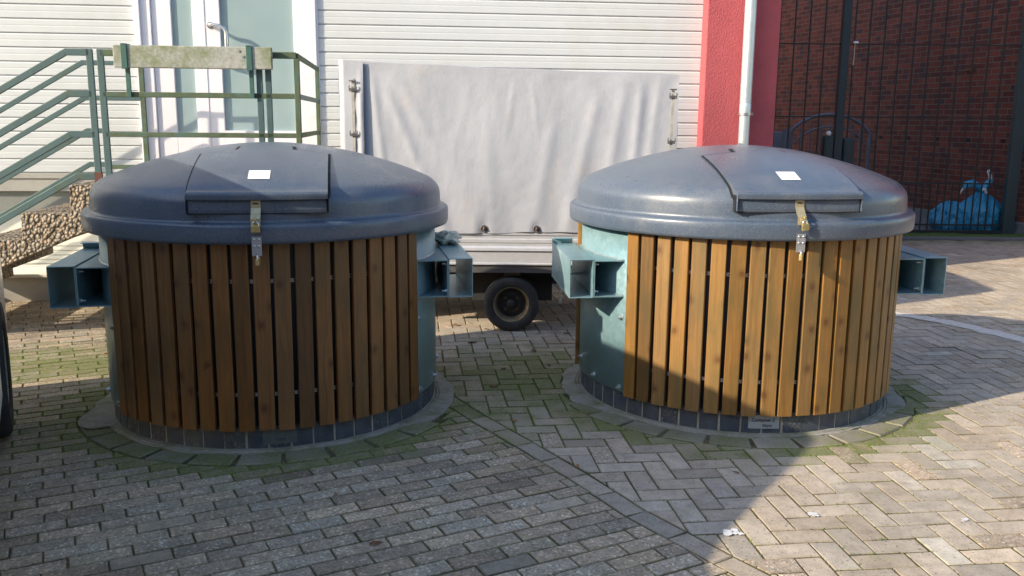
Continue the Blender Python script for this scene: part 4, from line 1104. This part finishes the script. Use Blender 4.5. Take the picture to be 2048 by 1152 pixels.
# ------------------------------------------------------------------ blue bags
def bag(name, label, loc, sx, sy, sz, seed, neck, rz=0):
    root = thing(name, label, 'rubbish bag', loc, rz, 'blue rubbish bags by the fence')
    s_ = Vector((seed, seed*2.3, 0))
    def bf(u, v):
        th = 2*PI*u; ph = PI*v; d = Vector((cos(th)*sin(ph), sin(th)*sin(ph), cos(ph)))
        r = 1+.18*noise.noise(d*1.6+s_)+.09*noise.noise(d*4+s_)
        pleat = .085*sin(th*11+3*noise.noise(d*2+s_))*max(0, d.z)**.7+.05*noise.noise(Vector((th*5, ph*1.4, seed)))
        r += pleat
        z = d.z
        if neck and z > .45: k = (z-.45)/.55; r *= (1-.55*k); z = .45+(z-.45)*1.75
        x, y = d.x*r, d.y*r; zz = max(-.62, z*(r*.4+.6))
        return (x*sx, y*sy, (zz+.62)*sz)
    MB().grid(bf, 90, 56).build('bag_body', 'bin_bag_blue', root)
    if neck:
        zt = sz*(1.43+.62-.22)
        def ear(pts, rs):
            mb = MB(); mb.tube(pts, rs, 12)
            mb.v = [tuple(Vector(p)+Vector((.25*rs[0]*noise.noise(Vector(p)*22), .2*rs[0]*noise.noise(Vector(p)*19+s_), .25*rs[0]*noise.noise(Vector(p)*25)))) for p in mb.v]; return mb
        ear([(0, 0, zt-.05), (-.06, -.02, zt+.03), (-.15, -.03, zt+.075), (-.235, -.03, zt+.055), (-.275, -.03, zt+.0)], [.05, .045, .062, .050, .02]).build('knot_end', 'bin_bag_blue', root)
        ear([(0, 0, zt-.05), (.045, 0, zt+.02), (.10, 0, zt+.085), (.135, 0, zt+.13)], [.05, .038, .048, .028]).build('knot_end', 'bin_bag_blue', root)
        MB().tube([(-.03, -.05, zt-.02), (.02, -.055, zt+.0), (.05, -.04, zt-.06)], .022, 8).build('tie', 'bag_white', root)
        MB().tube([(.13, -.01, zt+.12), (.115, -.01, zt+.20), (.075, -.01, zt+.27), (.055, -.01, zt+.255), (.085, -.01, zt+.18), (.10, -.01, zt+.10)], .009, 8).build('drawstring', 'bag_white', root)
        MB().tube([(-.27, -.03, zt+.01), (-.30, -.035, zt-.03), (-.315, -.035, zt-.075)], [.016, .012, .005], 8).build('drawstring', 'bag_white', root)
    return root
bag('rubbish_bag', 'big blue plastic rubbish bag with knotted neck, leaning by the fence post', (6.71, 12.80, -.03), .35, .24, .355, 1.3, True)
bag('rubbish_bag', 'lower flat blue rubbish bag lying left of the big knotted one', (6.33, 12.82, -.02), .30, .20, .28, 4.1, False)

# ------------------------------------------------------------------ parked van at the left edge (mostly outside the frame)
vn = thing('parked_van', 'pale van cut off by the left edge, only its dark tyre in view', 'van', (-2.815, 4.84, 0), radians(28))
side = [(.03, .34), (-.03, .48), (-.03, .66), (.02, .95), (.12, 1.25), (.22, 1.55), (.31, 1.76), (.44, 1.85), (1.2, 1.885), (2.0, 1.885), (2.5, 1.87), (2.66, 1.83), (2.83, 1.66), (3.05, 1.42), (3.25, 1.22), (3.38, 1.12), (3.9, 1.00), (4.15, .84), (4.22, .55), (4.18, .30),
        (3.83, .26), (3.79, .48), (3.66, .63), (3.45, .68), (3.24, .63), (3.11, .48), (3.07, .26), (1.16, .26), (1.12, .48), (.99, .63), (.78, .68), (.57, .63), (.44, .48), (.40, .30)]
side = [(a, b if b < .7 else .7+(b-.7)*.875) for a, b in side]
mb = MB(); mb.prism([(-a, b) for a, b in side], -1.75, 0, 'x'); vb = mb.build('van_body', 'van_paint', vn, bevel=.05, segs=4)
for x in (-1.752, -.002):
    MB().prism([(-2.40, 1.13), (-3.06, 1.13), (-2.62, 1.55), (-2.40, 1.58)], x, x+.004, 'x').prism([(-1.25, 1.13), (-2.32, 1.13), (-2.32, 1.58), (-1.25, 1.58)], x, x+.004, 'x').build('side_window', 'car_glass', vn)
MB().add([(-1.6, -2.71, 1.67), (-.15, -2.71, 1.67), (-.15, -3.22, 1.185), (-1.6, -3.22, 1.185)], [(0, 1, 2, 3)]).build('windscreen', 'car_glass', vn)
for y0, y1 in ((-4.26, -4.16), (-.06, .045)): MB().box(-1.70, -.05, y0, y1, .36, .56).build('bumper', 'black_trim', vn, bevel=.012)
for x in (-1.65, -.30): MB().box(x, x+.2, -4.20, -4.05, .70, .84).build('headlight', 'lamp_clear', vn, bevel=.02)
for x in (-1.70, -.25): MB().box(x, x+.12, -.14, .0, .98, 1.12).build('tail_light', 'lamp_red', vn, bevel=.01)
MB().box(-1.6, -.22, -3.82, -3.08, .20, .8).box(-1.6, -.22, -1.15, -.45, .20, .8).build('wheel_well', 'gap_black', vn)
for y in (-3.45, -.78):
    for s in (1, -1):
        wheel(vn, -.080 if s == 1 else -1.66, y, .335, .335, .19, 0, 'steel_bright', .66, ax='x')
